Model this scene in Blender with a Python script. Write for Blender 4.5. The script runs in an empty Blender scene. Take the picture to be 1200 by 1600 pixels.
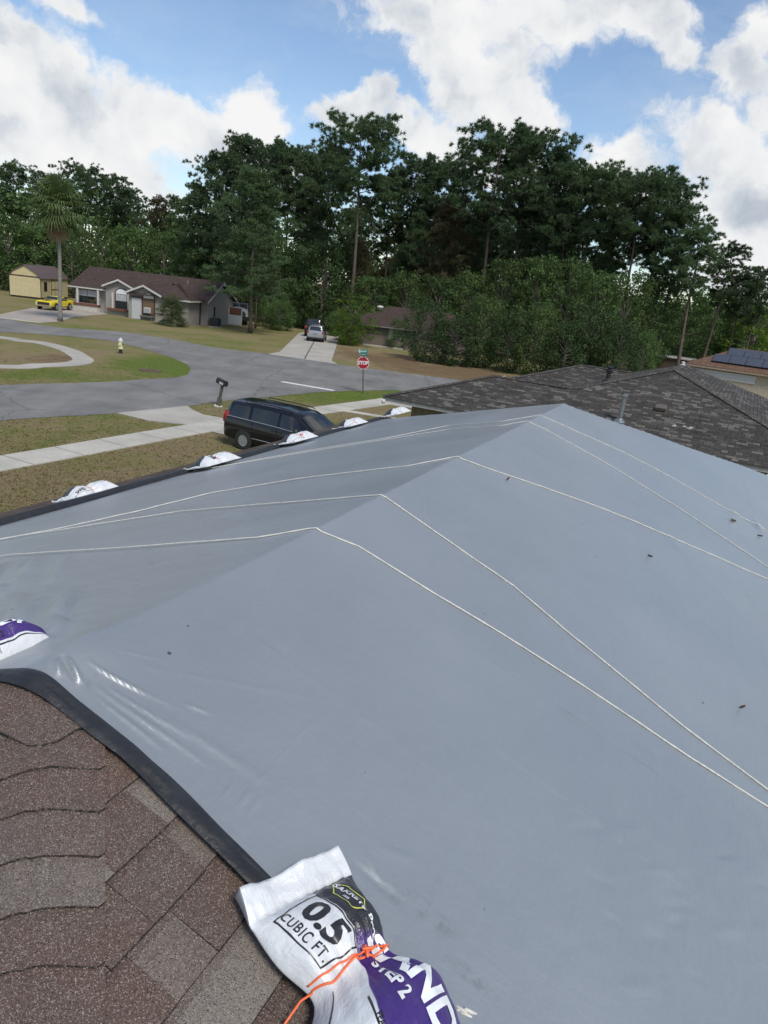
import bpy, bmesh, math, random
import numpy as np
from mathutils import Vector, Matrix, noise as mnoise
R = math.radians
random.seed(7); rng = np.random.default_rng(7)
scene = bpy.context.scene
COL = scene.collection

# ---------------------------------------------------------------- camera
CAM_H = 6.3
F_PX, PITCH, ROLL = 1100.0, R(17.44), R(6.52)
cp, sp, cr, sr = math.cos(PITCH), math.sin(PITCH), math.cos(ROLL), math.sin(ROLL)
RIGHT = Vector((1, 0, 0)); UP = Vector((0, sp, cp)); FWD = Vector((0, cp, -sp))
cam_r = RIGHT * cr + UP * sr
cam_u = UP * cr - RIGHT * sr
cam = bpy.data.cameras.new("camera"); camo = bpy.data.objects.new("camera", cam); COL.objects.link(camo)
cam.sensor_fit = 'VERTICAL'; cam.sensor_height = 36.0; cam.lens = F_PX / 1600 * 36.0
cam.clip_start = 0.05; cam.clip_end = 5000
m3 = Matrix((cam_r, cam_u, -FWD)).transposed()
camo.matrix_world = Matrix.Translation((0, 0, CAM_H)) @ m3.to_4x4()
scene.camera = camo
scene.view_settings.view_transform = 'Standard'; scene.view_settings.look = 'None'
scene.view_settings.exposure = 0.0; scene.view_settings.gamma = 1.0

# measured sight lines (survey helpers: where a sight line meets a horizontal or a roof plane)
def ray(px, py):
    X, Y = px - 600, py - 800
    a = cr * X + sr * Y; b = -sr * X + cr * Y
    return np.array([a, F_PX * cp - b * sp, -b * cp - F_PX * sp]) / F_PX
def G(px, py, z=0.0):
    r = ray(px, py); t = (z - CAM_H) / r[2]
    return np.array([0, 0, CAM_H]) + r * t
def at_dist(px, py, d):
    r = ray(px, py); return np.array([0, 0, CAM_H]) + r * (d / math.hypot(r[0], r[1]))

# ---------------------------------------------------------------- sun and sky
SUN_EL, SUN_AZ = R(52), R(150)          # azimuth clockwise from +Y
sun = bpy.data.lights.new("sun", 'SUN'); suno = bpy.data.objects.new("sun", sun); COL.objects.link(suno)
sun.energy = 3.2; sun.angle = R(15); sun.color = (1.0, 0.94, 0.84)
sd = Vector((math.sin(SUN_AZ) * math.cos(SUN_EL), math.cos(SUN_AZ) * math.cos(SUN_EL), math.sin(SUN_EL)))
suno.rotation_euler = sd.to_track_quat('Z', 'Y').to_euler()

class NT:
    def __init__(s, tree): s.t = tree; s.n = tree.nodes; s.l = tree.links
    def new(s, typ, **kw):
        nd = s.n.new(typ)
        for k, v in kw.items(): setattr(nd, k, v)
        return nd
    def put(s, sock, v):
        if hasattr(v, 'is_output') or isinstance(v, bpy.types.NodeSocket): s.l.new(v, sock)
        else:
            try: sock.default_value = v
            except Exception: sock.default_value = (v, v, v)
    def math(s, op, a, b=None, c=None, clamp=False):
        nd = s.new('ShaderNodeMath', operation=op); nd.use_clamp = clamp
        s.put(nd.inputs[0], a)
        if b is not None: s.put(nd.inputs[1], b)
        if c is not None: s.put(nd.inputs[2], c)
        return nd.outputs[0]
    def vmath(s, op, a, b=None, scale=None):
        nd = s.new('ShaderNodeVectorMath', operation=op)
        s.put(nd.inputs[0], a)
        if b is not None: s.put(nd.inputs[1], b)
        if scale is not None: s.put(nd.inputs['Scale'], scale)
        return nd.outputs['Value'] if op in ('LENGTH', 'DOT_PRODUCT', 'DISTANCE') else nd.outputs[0]
    def noise(s, vec, scale, detail=3, rough=.55, dim='3D', col=False, dist=0):
        nd = s.new('ShaderNodeTexNoise', noise_dimensions=dim)
        if vec is not None: s.l.new(vec, nd.inputs['Vector'])
        nd.inputs['Scale'].default_value = scale; nd.inputs['Detail'].default_value = detail
        nd.inputs['Roughness'].default_value = rough; nd.inputs['Distortion'].default_value = dist
        return nd.outputs['Color'] if col else nd.outputs['Fac']
    def map(s, v, a, b, c=0.0, d=1.0, smooth=False):
        nd = s.new('ShaderNodeMapRange'); nd.interpolation_type = 'SMOOTHSTEP' if smooth else 'LINEAR'
        s.put(nd.inputs[0], v); nd.inputs[1].default_value = a; nd.inputs[2].default_value = b
        s.put(nd.inputs[3], c); s.put(nd.inputs[4], d)
        return nd.outputs[0]
    def mix(s, f, a, b, mode='MIX'):
        nd = s.new('ShaderNodeMix', data_type='RGBA', blend_type=mode)
        s.put(nd.inputs[0], f); s.put(nd.inputs[6], a if not isinstance(a, tuple) else (*a[:3], 1)); s.put(nd.inputs[7], b if not isinstance(b, tuple) else (*b[:3], 1))
        return nd.outputs[2]
    def ramp(s, v, stops):
        nd = s.new('ShaderNodeValToRGB'); s.put(nd.inputs[0], v)
        e = nd.color_ramp.elements
        while len(e) < len(stops): e.new(.5)
        for i, (p, c) in enumerate(stops): e[i].position = p; e[i].color = (*c, 1)
        return nd.outputs[0]
    def xyz(s, v):
        nd = s.new('ShaderNodeSeparateXYZ'); s.l.new(v, nd.inputs[0]); return nd.outputs
    def comb(s, x, y, z=0.0):
        nd = s.new('ShaderNodeCombineXYZ'); s.put(nd.inputs[0], x); s.put(nd.inputs[1], y); s.put(nd.inputs[2], z); return nd.outputs[0]

world = bpy.data.worlds.new("World"); scene.world = world; world.use_nodes = True
def build_world():
    W = NT(world.node_tree); W.n.clear()
    sky = W.new('ShaderNodeTexSky', sky_type='NISHITA'); sky.sun_disc = False
    sky.sun_elevation = SUN_EL; sky.sun_rotation = SUN_AZ; sky.altitude = 20; sky.air_density = 1.0; sky.dust_density = .5; sky.ozone_density = 2.2
    co = W.new('ShaderNodeTexCoord').outputs['Generated']
    x, y, z = W.xyz(co)
    az = W.math('ARCTAN2', x, y); el = W.math('ARCSINE', z)
    P0 = W.comb(az, el, 0.0)
    warp = W.vmath('SCALE', W.vmath('SUBTRACT', W.noise(P0, 9, 5, .6, col=True), (.5, .5, .5)), scale=0.085)
    warp2 = W.vmath('SCALE', W.vmath('SUBTRACT', W.noise(P0, 40, 4, .55, col=True), (.5, .5, .5)), scale=0.012)
    P = W.vmath('ADD', W.vmath('ADD', P0, warp), warp2)
    blobs = [  # centre px, radii px, rotation deg, weight : the cumulus banks of this sky
        (60, 130, 260, 105, 24, 1), (225, 185, 165, 68, 18, 1), (60, 205, 290, 80, 4, 1), (335, 228, 165, 56, 12, 1), (400, 185, 70, 60, 10, .9),
        (105, 8, 75, 32, 6, .8),
        (530, 175, 78, 38, -22, 1), (590, 150, 34, 30, 0, 1),
        (700, 22, 225, 66, 4, .95), (745, 120, 150, 90, 12, 1), (800, 165, 115, 85, 20, 1), (640, 195, 60, 38, 0, 1), (870, 14, 150, 42, 6, 1), (990, 18, 120, 38, 6, 1),
        (1160, 118, 95, 56, 14, .85), (1070, 92, 62, 30, 6, .8), (1205, 55, 80, 50, 0, .9), (1200, 190, 80, 40, 30, .7),
        (985, 232, 100, 36, 6, .75), (1130, 250, 150, 70, 10, 1), (1180, 330, 150, 90, 0, 1), (1180, 400, 120, 60, 0, 1), (960, 280, 130, 60, 0, 1), (750, 255, 220, 60, 5, .9)]
    M = None
    for (px, py, rx, ry, rot, wgt) in blobs:
        r = ray(px, py); a0 = math.atan2(r[0], r[1]); e0 = math.atan2(r[2], math.hypot(r[0], r[1]))
        v = W.vmath('SUBTRACT', P, (a0, e0, 0))
        vr = W.new('ShaderNodeVectorRotate', rotation_type='Z_AXIS'); W.l.new(v, vr.inputs['Vector']); vr.inputs['Angle'].default_value = R(rot) + ROLL
        k = 1060.0
        q = W.vmath('MULTIPLY', vr.outputs[0], (k / rx, k / ry, 0))
        d = W.math('MULTIPLY', W.math('SUBTRACT', 1.0, W.vmath('LENGTH', q)), wgt)
        M = d if M is None else W.math('SMOOTH_MAX', M, d, 0.15)
    # the rest of the sky: broken cumulus
    far = W.math('MAXIMUM', W.map(W.math('ABSOLUTE', az), .55, .75), W.map(el, .36, .5))
    gen = W.math('MULTIPLY_ADD', W.noise(W.vmath('MULTIPLY', P, (1, 1.5, 1)), 3.2, 3, .5), 2.4, -1.05)
    M = W.math('MAXIMUM', M, W.math('MULTIPLY_ADD', far, 3.0, W.math('ADD', W.math('MINIMUM', gen, .6), -3.0)))
    f1 = W.noise(P, 13, 8, .62); f2 = W.noise(W.vmath('ADD', P, (0.006, 0.028, 0)), 13, 8, .62)
    dens = W.math('MULTIPLY_ADD', W.math('SUBTRACT', f1, .5), 1.5, W.math('SUBTRACT', M, .21))
    cover = W.map(dens, -.03, .36, smooth=True)
    cover = W.math('MULTIPLY', cover, W.map(el, -.02, .03))
    wisp = W.map(W.noise(W.vmath('MULTIPLY', P, (1, 2.6, 1)), 5, 6, .6), .48, .85, 0.0, .30)
    cover = W.math('MAXIMUM', cover, W.math('MULTIPLY', wisp, W.map(M, -1.2, 0.1)))
    g1 = W.noise(P, 10, 5, .5); g2 = W.noise(W.vmath('ADD', P, (0.010, 0.040, 0)), 10, 5, .5)
    lit = W.math('MULTIPLY_ADD', W.math('SUBTRACT', g1, g2), 2.1, .56)
    core = W.map(dens, .25, 1.25, .20, -.20)                       # thin sunlit rims, greyer thick bodies
    big = W.math('MULTIPLY', W.math('SUBTRACT', W.noise(P, 4.5, 2, .5), .5), 1.2)
    sh = W.math('ADD', W.math('ADD', lit, core), big, clamp=True)
    ccol = W.ramp(sh, [(0.0, (.52, .58, .66)), (.30, (.68, .73, .79)), (.62, (.89, .91, .93)), (1.0, (1, 1, 1))])
    b1 = W.new('ShaderNodeBackground'); W.l.new(sky.outputs[0], b1.inputs[0]); b1.inputs[1].default_value = SKY_STR
    b2 = W.new('ShaderNodeBackground'); W.l.new(ccol, b2.inputs[0]); b2.inputs[1].default_value = CLOUD_STR
    mx = W.new('ShaderNodeMixShader'); W.l.new(cover, mx.inputs[0]); W.l.new(b1.outputs[0], mx.inputs[1]); W.l.new(b2.outputs[0], mx.inputs[2])
    out = W.new('ShaderNodeOutputWorld'); W.l.new(mx.outputs[0], out.inputs[0])
SKY_STR, CLOUD_STR = 0.15, 0.92
build_world()

# ---------------------------------------------------------------- helpers
def tag(o, label=None, cat=None, group=None, kind=None):
    for k, v in (('label', label), ('category', cat), ('group', group), ('kind', kind)):
        if v: o[k] = v
    return o
def empty(name, loc=(0, 0, 0), rz=0.0, rot=None):
    o = bpy.data.objects.new(name, None); COL.objects.link(o); o.empty_display_size = .2
    o.location = loc; o.rotation_euler = rot if rot else (0, 0, rz); return o
def link(name, me, mat=None, parent=None):
    o = bpy.data.objects.new(name, me); COL.objects.link(o)
    if mat is not None:
        for m in (mat if isinstance(mat, (list, tuple)) else [mat]): me.materials.append(m)
    if parent is not None: o.parent = parent
    return o
def copy_tree(o, parent=None):
    c = o.copy(); COL.objects.link(c)
    if parent is not None: c.parent = parent
    for ch in list(o.children): copy_tree(ch, c)
    return c

class MB:
    """collects verts/faces, then links them as ONE mesh object"""
    def __init__(s): s.v = []; s.f = []; s.uv = {}; s.mi = []; s.cm = 0
    def add(s, vs, fs, uvs=None):
        o = len(s.v); s.v += [tuple(p) for p in vs]
        for i, f in enumerate(fs):
            if uvs is not None: s.uv[len(s.f)] = uvs[i]
            s.f.append(tuple(o + k for k in f)); s.mi.append(s.cm)
        return s
    def box(s, x0, x1, y0, y1, z0, z1):
        v = [(x, y, z) for z in (z0, z1) for y in (y0, y1) for x in (x0, x1)]
        return s.add(v, [(0, 2, 3, 1), (4, 5, 7, 6), (0, 1, 5, 4), (2, 6, 7, 3), (0, 4, 6, 2), (1, 3, 7, 5)])
    def poly(s, pts, z0, z1):       # prism from a plan outline
        n = len(pts); a = sum(pts[i][0] * pts[(i + 1) % n][1] - pts[(i + 1) % n][0] * pts[i][1] for i in range(n))
        if a < 0: pts = pts[::-1]
        v = [(x, y, z0) for x, y in pts] + [(x, y, z1) for x, y in pts]
        return s.add(v, [tuple(range(n))[::-1], tuple(range(n, 2 * n))] + [(i, (i + 1) % n, n + (i + 1) % n, n + i) for i in range(n)])
    def xz(s, pts, y0, y1):         # prism from an x-z outline
        n = len(pts); a = sum(pts[i][0] * pts[(i + 1) % n][1] - pts[(i + 1) % n][0] * pts[i][1] for i in range(n))
        if a < 0: pts = pts[::-1]
        v = [(x, y0, z) for x, z in pts] + [(x, y1, z) for x, z in pts]
        return s.add(v, [tuple(range(n)), tuple(range(n, 2 * n))[::-1]] + [(i, n + i, n + (i + 1) % n, (i + 1) % n) for i in range(n)])
    def tube(s, pts, rad, n=8, caps=True):
        pts = [Vector(p) for p in pts]; k = len(pts); vs = []; fs = []
        rads = rad if isinstance(rad, (list, tuple)) else [rad] * k
        for i, p in enumerate(pts):
            t = (pts[min(i + 1, k - 1)] - pts[max(i - 1, 0)]).normalized()
            a = t.orthogonal().normalized() if i == 0 else (a - t * a.dot(t)).normalized()
            b = t.cross(a)
            for j in range(n):
                q = 2 * math.pi * j / n; vs.append(p + (a * math.cos(q) + b * math.sin(q)) * rads[i])
        for i in range(k - 1):
            for j in range(n): fs.append((i * n + j, i * n + (j + 1) % n, (i + 1) * n + (j + 1) % n, (i + 1) * n + j))
        if caps: fs += [tuple(range(n))[::-1], tuple((k - 1) * n + j for j in range(n))]
        return s.add(vs, fs)
    def lathe(s, prof, n=16, c=(0, 0, 0), ax='z'):
        vs = []; fs = []
        for r, h in prof:
            for j in range(n):
                q = 2 * math.pi * j / n; x, y = r * math.cos(q), r * math.sin(q)
                vs.append({'z': (c[0] + x, c[1] + y, c[2] + h), 'y': (c[0] + x, c[1] + h, c[2] - y), 'x': (c[0] + h, c[1] + x, c[2] + y)}[ax])
        for i in range(len(prof) - 1):
            for j in range(n): fs.append((i * n + j, i * n + (j + 1) % n, (i + 1) * n + (j + 1) % n, (i + 1) * n + j))
        fs += [tuple(range(n))[::-1], tuple((len(prof) - 1) * n + j for j in range(n))]
        return s.add(vs, fs)
    def build(s, name, mat=None, parent=None, smooth=False, angle=None, bevel=0, sub=0):
        me = bpy.data.meshes.new(name); me.from_pydata(s.v, [], s.f)
        if s.uv:
            uv = me.uv_layers.new(name='UVMap')
            for i, p in enumerate(me.polygons):
                if i in s.uv:
                    for k, li in enumerate(p.loop_indices): uv.data[li].uv = s.uv[i][k]
        me.update()
        if s.cm: me.polygons.foreach_set('material_index', s.mi)
        if smooth:
            me.polygons.foreach_set('use_smooth', [True] * len(me.polygons))
            if angle: me.set_sharp_from_angle(angle=angle)
        o = link(name, me, mat, parent)
        if bevel:
            b = o.modifiers.new('bevel', 'BEVEL'); b.width = bevel; b.segments = 2; b.limit_method = 'ANGLE'
        if sub:
            b = o.modifiers.new('subdivision', 'SUBSURF'); b.levels = sub; b.render_levels = sub
        return o

def np_mesh(name, V, Fc, mat=None, parent=None, smooth=False, uv=None):
    V = np.asarray(V, np.float32); Fc = np.asarray(Fc, np.int32); k = Fc.shape[1]
    me = bpy.data.meshes.new(name)
    me.vertices.add(len(V)); me.vertices.foreach_set('co', V.ravel())
    me.loops.add(Fc.size); me.loops.foreach_set('vertex_index', Fc.ravel())
    me.polygons.add(len(Fc)); me.polygons.foreach_set('loop_start', np.arange(0, Fc.size, k, dtype=np.int32))
    me.polygons.foreach_set('loop_total', np.full(len(Fc), k, np.int32))
    if smooth: me.polygons.foreach_set('use_smooth', np.ones(len(Fc), bool))
    me.update(calc_edges=True)
    if uv is not None:
        l = me.uv_layers.new(name='UVMap'); l.data.foreach_set('uv', np.asarray(uv, np.float32)[Fc.ravel()].ravel())
    return link(name, me, mat, parent)

def text_cells(s, size, bold=0.0, cell=0.02, align='CENTER', sx=1.0, sp=1.0):
    """letters as flat triangles, cut fine enough to lie on a curved thing; returns (pts2d, faces)"""
    cu = bpy.data.curves.new('lettering', 'FONT'); cu.body = s; cu.size = size; cu.offset = bold; cu.align_x = align; cu.align_y = 'CENTER'; cu.resolution_u = 3; cu.space_character = sp
    ob = bpy.data.objects.new('lettering', cu); COL.objects.link(ob)
    dg = bpy.context.evaluated_depsgraph_get(); dg.update()
    me = bpy.data.meshes.new_from_object(ob.evaluated_get(dg))
    bpy.data.objects.remove(ob); bpy.data.curves.remove(cu)
    bm = bmesh.new(); bm.from_mesh(me); bpy.data.meshes.remove(me)
    if cell and bm.verts:
        for ax in (0, 1):
            lo = min(v.co[ax] for v in bm.verts); hi = max(v.co[ax] for v in bm.verts); c = lo + cell
            while c < hi:
                no = Vector((1, 0, 0)) if ax == 0 else Vector((0, 1, 0)); pc = Vector((c, 0, 0)) if ax == 0 else Vector((0, c, 0))
                bmesh.ops.bisect_plane(bm, geom=bm.verts[:] + bm.edges[:] + bm.faces[:], plane_co=pc, plane_no=no); c += cell
    bm.verts.index_update()
    pts = [(v.co.x * sx, v.co.y) for v in bm.verts]; fs = [tuple(v.index for v in f.verts) for f in bm.faces]; bm.free()
    return pts, fs

# ---------------------------------------------------------------- materials
def pbsdf(name):
    m = bpy.data.materials.new(name); m.use_nodes = True; T = NT(m.node_tree)
    return m, T, T.n['Principled BSDF']
_mc = {}
def M(name, col, rough=.6, var=.18, scale=6, bump=0.0, bscale=40, metal=0.0, spec=.5, coat=0.0, stretch=(1, 1, 1)):
    if name in _mc: return _mc[name]
    m, T, B = pbsdf(name)
    co = T.new('ShaderNodeTexCoord').outputs['Object']
    if stretch != (1, 1, 1): co = T.vmath('MULTIPLY', co, stretch)
    n = T.noise(co, scale, 5, .6)
    T.l.new(T.mix(T.map(n, .3, .7), tuple(c * (1 - var) for c in col), tuple(min(1, c * (1 + var)) for c in col)), B.inputs['Base Color'])
    T.put(B.inputs['Roughness'], T.map(T.noise(co, scale * 2.3, 3), .3, .7, max(.02, rough - .07), min(1, rough + .07)))
    B.inputs['Metallic'].default_value = metal; B.inputs['Specular IOR Level'].default_value = spec; B.inputs['Coat Weight'].default_value = coat
    if bump:
        b = T.new('ShaderNodeBump'); b.inputs['Strength'].default_value = bump; b.inputs['Distance'].default_value = .02
        T.l.new(T.noise(co, bscale, 4), b.inputs['Height']); T.l.new(b.outputs[0], B.inputs['Normal'])
    _mc[name] = m; return m

def glass_mat(name, col=(.012, .016, .02), rough=.06):
    m, T, B = pbsdf(name); B.inputs['Base Color'].default_value = (*col, 1); B.inputs['Roughness'].default_value = rough; B.inputs['Specular IOR Level'].default_value = .8
    return m

def shingle_mat(name, dark, mid, light, light_share=.3, row=.143, wid=.24):
    m, T, B = pbsdf(name)
    uv = T.new('ShaderNodeUVMap').outputs[0]
    br = T.new('ShaderNodeTexBrick'); T.l.new(uv, br.inputs['Vector']); br.offset = .37; br.offset_frequency = 2; br.squash = .6; br.squash_frequency = 3
    br.inputs['Color1'].default_value = (0, 0, 0, 1); br.inputs['Color2'].default_value = (1, 1, 1, 1); br.inputs['Mortar'].default_value = (.5, .5, .5, 1)
    br.inputs['Scale'].default_value = 1; br.inputs['Mortar Size'].default_value = .009; br.inputs['Mortar Smooth'].default_value = .3
    br.inputs['Brick Width'].default_value = wid; br.inputs['Row Height'].default_value = row; br.inputs['Bias'].default_value = 0
    t = br.outputs['Color']; mortar = br.outputs['Fac']
    big = T.noise(uv, .7, 4, .6); gr = T.noise(uv, 55, 3, .6)
    v = T.math('ADD', T.math('MULTIPLY', t, .8), T.math('MULTIPLY_ADD', big, .7, -.25))
    c = T.ramp(v, [(.0, dark), (.30, tuple(x * .72 for x in mid)), (.62, mid), (.80, tuple((x + y) / 2 for x, y in zip(mid, light))), (1.0, light)])
    c = T.mix(T.map(gr, .3, .7, 0, .35), c, tuple(x * 1.6 for x in mid))
    streak = T.noise(T.vmath('MULTIPLY', uv, (3.0, .25, 1)), 1, 4, .6)
    c = T.mix(T.map(streak, .55, .8, 0, .45), c, tuple(x * .6 for x in dark))
    c = T.mix(T.math('MULTIPLY', mortar, .75), c, tuple(x * .35 for x in dark))
    T.l.new(c, B.inputs['Base Color']); B.inputs['Roughness'].default_value = .92; B.inputs['Specular IOR Level'].default_value = .25
    ux, uy, uz = T.xyz(uv)
    saw = T.math('FRACT', T.math('DIVIDE', uy, row))
    hgt = T.math('ADD', T.math('MULTIPLY', T.math('SUBTRACT', 1.0, saw), .8), T.math('MULTIPLY', t, .4))
    b = T.new('ShaderNodeBump'); b.inputs['Strength'].default_value = .9; b.inputs['Distance'].default_value = .012
    T.l.new(T.math('SUBTRACT', hgt, mortar), b.inputs['Height']); T.l.new(b.outputs[0], B.inputs['Normal'])
    return m

def hip_faces(mb, x0, x1, y0, y1, z, s, ends=(True, True), axis='x'):
    """roof planes over a rectangle, ridge along axis; ends = hipped?; UV in metres along/up each plane"""
    if axis == 'y':
        sub = MB(); hip_faces(sub, y0, y1, -x1, -x0, z, s, ends, 'x')
        mb.add([(-b, a, c) for a, b, c in sub.v], sub.f, [sub.uv[i] for i in range(len(sub.f))]); return
    hw = (y1 - y0) / 2; ym = (y0 + y1) / 2; zr = z + hw * s; k = math.sqrt(1 + s * s)
    ra = x0 + (hw if ends[0] else 0); rb = x1 - (hw if ends[1] else 0)
    A, B_, C, D = (x0, y0, z), (x1, y0, z), (x1, y1, z), (x0, y1, z); Ra, Rb = (ra, ym, zr), (rb, ym, zr)
    U = lambda L, ax, sg, base: [((p[ax] * sg), k * (p[2] - z) / s) for p in L]
    def face(L, ax, sg): mb.add(L, [tuple(range(len(L)))], [U(L, ax, sg, 0)])
    face([A, B_, Rb, Ra], 0, 1); face([C, D, Ra, Rb], 0, -1)
    if ends[0]: face([D, A, Ra], 1, -1)
    if ends[1]: face([B_, C, Rb], 1, 1)
def frame_az(o, az_deg): return R(90 - az_deg)

# ================================================================ GROUND
def px_poly(pts, z=0.0): return [tuple(G(x, y, 0)[:2]) for x, y in pts]
def sheet(name, pts, z, mat, kind='structure', thick=None):
    mb = MB()
    if thick: mb.poly(pts, -.05, z)
    else:
        a = sum(pts[i][0] * pts[(i + 1) % len(pts)][1] - pts[(i + 1) % len(pts)][0] * pts[i][1] for i in range(len(pts)))
        if a < 0: pts = pts[::-1]
        mb.add([(x, y, z) for x, y in pts], [tuple(range(len(pts)))])
    return tag(mb.build(name, mat), kind=kind)
def smooth_line(pts, n=6):
    out = []; P = [np.array(p, float) for p in pts]
    for i in range(len(P) - 1):
        p0 = P[max(i - 1, 0)]; p1 = P[i]; p2 = P[i + 1]; p3 = P[min(i + 2, len(P) - 1)]
        for k in range(n):
            t = k / n
            out.append(tuple(.5 * (2 * p1 + (p2 - p0) * t + (2 * p0 - 5 * p1 + 4 * p2 - p3) * t * t + (3 * p1 - p0 - 3 * p2 + p3) * t ** 3)))
    out.append(tuple(P[-1])); return out

def lawn_material():
    m, T, B = pbsdf('lawn')
    co = T.new('ShaderNodeNewGeometry').outputs['Position']
    n1 = T.noise(co, .22, 5, .62); n2 = T.noise(co, 1.3, 5, .65); n3 = T.noise(co, 14, 4, .7)
    g = T.math('ADD', T.math('MULTIPLY', n1, 1.0), T.math('MULTIPLY_ADD', n2, .7, -.24))
    green = None
    for (px, py, rad, w) in [(262, 573, 8, .6), (212, 566, 6, .4), (130, 585, 6, .15), (560, 618, 4.5, .6), (500, 622, 4, .3), (640, 612, 6, .6), (300, 655, 2, .25), (345, 535, 9, .12), (40, 590, 5, .12), (130, 520, 8, .1)]:
        c = G(px, py); d = T.vmath('DISTANCE', co, (c[0], c[1], 0.0))
        k = T.map(d, 0, rad, w, 0, smooth=True); green = k if green is None else T.math('MAXIMUM', green, k)
    straw = None
    for (px, py, rad, w) in [(600, 560, 10, .5), (690, 580, 12, .5), (760, 590, 14, .5), (540, 545, 5, .3), (110, 560, 7, .3), (80, 760, 4, .15), (300, 690, 4, .12)]:
        c = G(px, py); d = T.vmath('DISTANCE', co, (c[0], c[1], 0.0))
        k = T.map(d, 0, rad, w, 0, smooth=True); straw = k if straw is None else T.math('MAXIMUM', straw, k)
    g = T.math('SUBTRACT', T.math('ADD', g, green), straw)
    c = T.ramp(g, [(.22, (.175, .118, .070)), (.45, (.262, .208, .120)), (.62, (.222, .196, .090)), (.8, (.145, .172, .046)), (1.0, (.118, .172, .032))])
    c = T.mix(T.map(n3, .35, .7, .30, 0), c, (.085, .076, .036))
    far = T.noise(co, .05, 3, .5)
    T.l.new(c, B.inputs['Base Color']); B.inputs['Roughness'].default_value = .95; B.inputs['Specular IOR Level'].default_value = .1
    b = T.new('ShaderNodeBump'); b.inputs['Strength'].default_value = 1; b.inputs['Distance'].default_value = .06
    T.l.new(T.noise(co, 22, 5, .7), b.inputs['Height']); T.l.new(b.outputs[0], B.inputs['Normal'])
    return m
M_LAWN = lawn_material()
def asphalt_material():
    m, T, B = pbsdf('asphalt')
    co = T.new('ShaderNodeNewGeometry').outputs['Position']
    n1 = T.noise(co, .35, 6, .65); n2 = T.noise(co, 30, 4, .7); n3 = T.noise(T.vmath('MULTIPLY', co, (.5, .12, 1)), 1.5, 5, .65)
    v = T.math('ADD', T.math('MULTIPLY', n1, .6), T.math('MULTIPLY', n3, .4))
    c = T.mix(T.map(v, .35, .65), (.130, .129, .126), (.240, .235, .225))
    c = T.mix(T.map(n2, .4, .7, 0, .35), c, (.10, .10, .10))
    w = T.new('ShaderNodeTexVoronoi', feature='DISTANCE_TO_EDGE'); T.l.new(T.vmath('ADD', co, T.noise(co, 1.2, 4, .6, col=True)), w.inputs['Vector']); w.inputs['Scale'].default_value = .13
    c = T.mix(T.map(w.outputs['Distance'], .0, .008, .7, 0), c, (.07, .07, .07))
    T.l.new(c, B.inputs['Base Color']); B.inputs['Roughness'].default_value = .88; B.inputs['Specular IOR Level'].default_value = .3
    return m
M_ASPH = asphalt_material()
def concrete_material(name, col, joint=1.5):
    m, T, B = pbsdf(name)
    co = T.new('ShaderNodeNewGeometry').outputs['Position']
    n1 = T.noise(co, .5, 6, .65); n2 = T.noise(co, 9, 5, .7)
    c = T.mix(T.map(n1, .3, .7), tuple(x * .78 for x in col), tuple(x * 1.12 for x in col))
    c = T.mix(T.map(n2, .4, .75, 0, .4), c, tuple(x * .6 for x in col))
    T.l.new(c, B.inputs['Base Color']); B.inputs['Roughness'].default_value = .9; B.inputs['Specular IOR Level'].default_value = .25
    return m
M_CONC = concrete_material('concrete', (.46, .44, .39)); M_CONC2 = concrete_material('old_concrete', (.40, .38, .34)); M_CONC3 = concrete_material('driveway_concrete', (.37, .33, .29))
M_JOINT = M('dark_joint', (.09, .085, .08), .9)

tag(MB().add([(-1800, -1200, 0), (1800, -1200, 0), (1800, 2400, 0), (-1800, 2400, 0)], [(0, 1, 2, 3)]).build('ground', M_LAWN), kind='structure')
near = px_poly([(0, 657), (100, 651), (185, 645.5), (293, 635), (350, 627), (423, 620), (487, 614), (533, 611.5), (575, 610.5), (620, 610)])
d0 = np.array(near[0]) - np.array(near[2]); back = [tuple(np.array(near[0]) + d0 * k) for k in (9, 4, 1.5)]
farE = px_poly([(703, 592), (600, 579), (520, 568), (430, 554), (350, 545), (210, 521), (85, 511), (0, 497)])
fd = np.array(farE[-1]) - np.array(farE[-2])
pen = px_poly([(0, 519), (60, 522), (150, 530), (205, 540), (250, 553), (285, 566), (297, 577), (285, 588), (235, 592.5), (150, 597.5), (60, 600), (0, 602)])
pd = np.array(pen[0]) - np.array(pen[1]); pe = np.array(pen[-1]) - np.array(pen[-2])
def ragged(line, amp=.13, n=9):
    out = []
    for x, y in smooth_line(line, n): out.append((x + amp * mnoise.noise((x * 1.9, y * 1.9, 1)) + amp * .6 * mnoise.noise((x * 6, y * 6, 2)), y + amp * mnoise.noise((x * 1.9, y * 1.9, 7)) + amp * .6 * mnoise.noise((x * 6, y * 6, 9))))
    return out
road_pts = back + ragged(near) + [(9, 45.5), (30, 41.5), (90, 30), (92, 40), (40, 50), (14, 55.5)] + ragged(farE) + [tuple(np.array(farE[-1]) + fd * 4), tuple(np.array(pen[0]) + pd * 3 )] \
    + ragged(pen) + [tuple(np.array(pen[-1]) + pe * 1.6), tuple(np.array(back[0]) + np.array((-7, 5)))]
sheet('road', road_pts, .012, M_ASPH)
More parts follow.
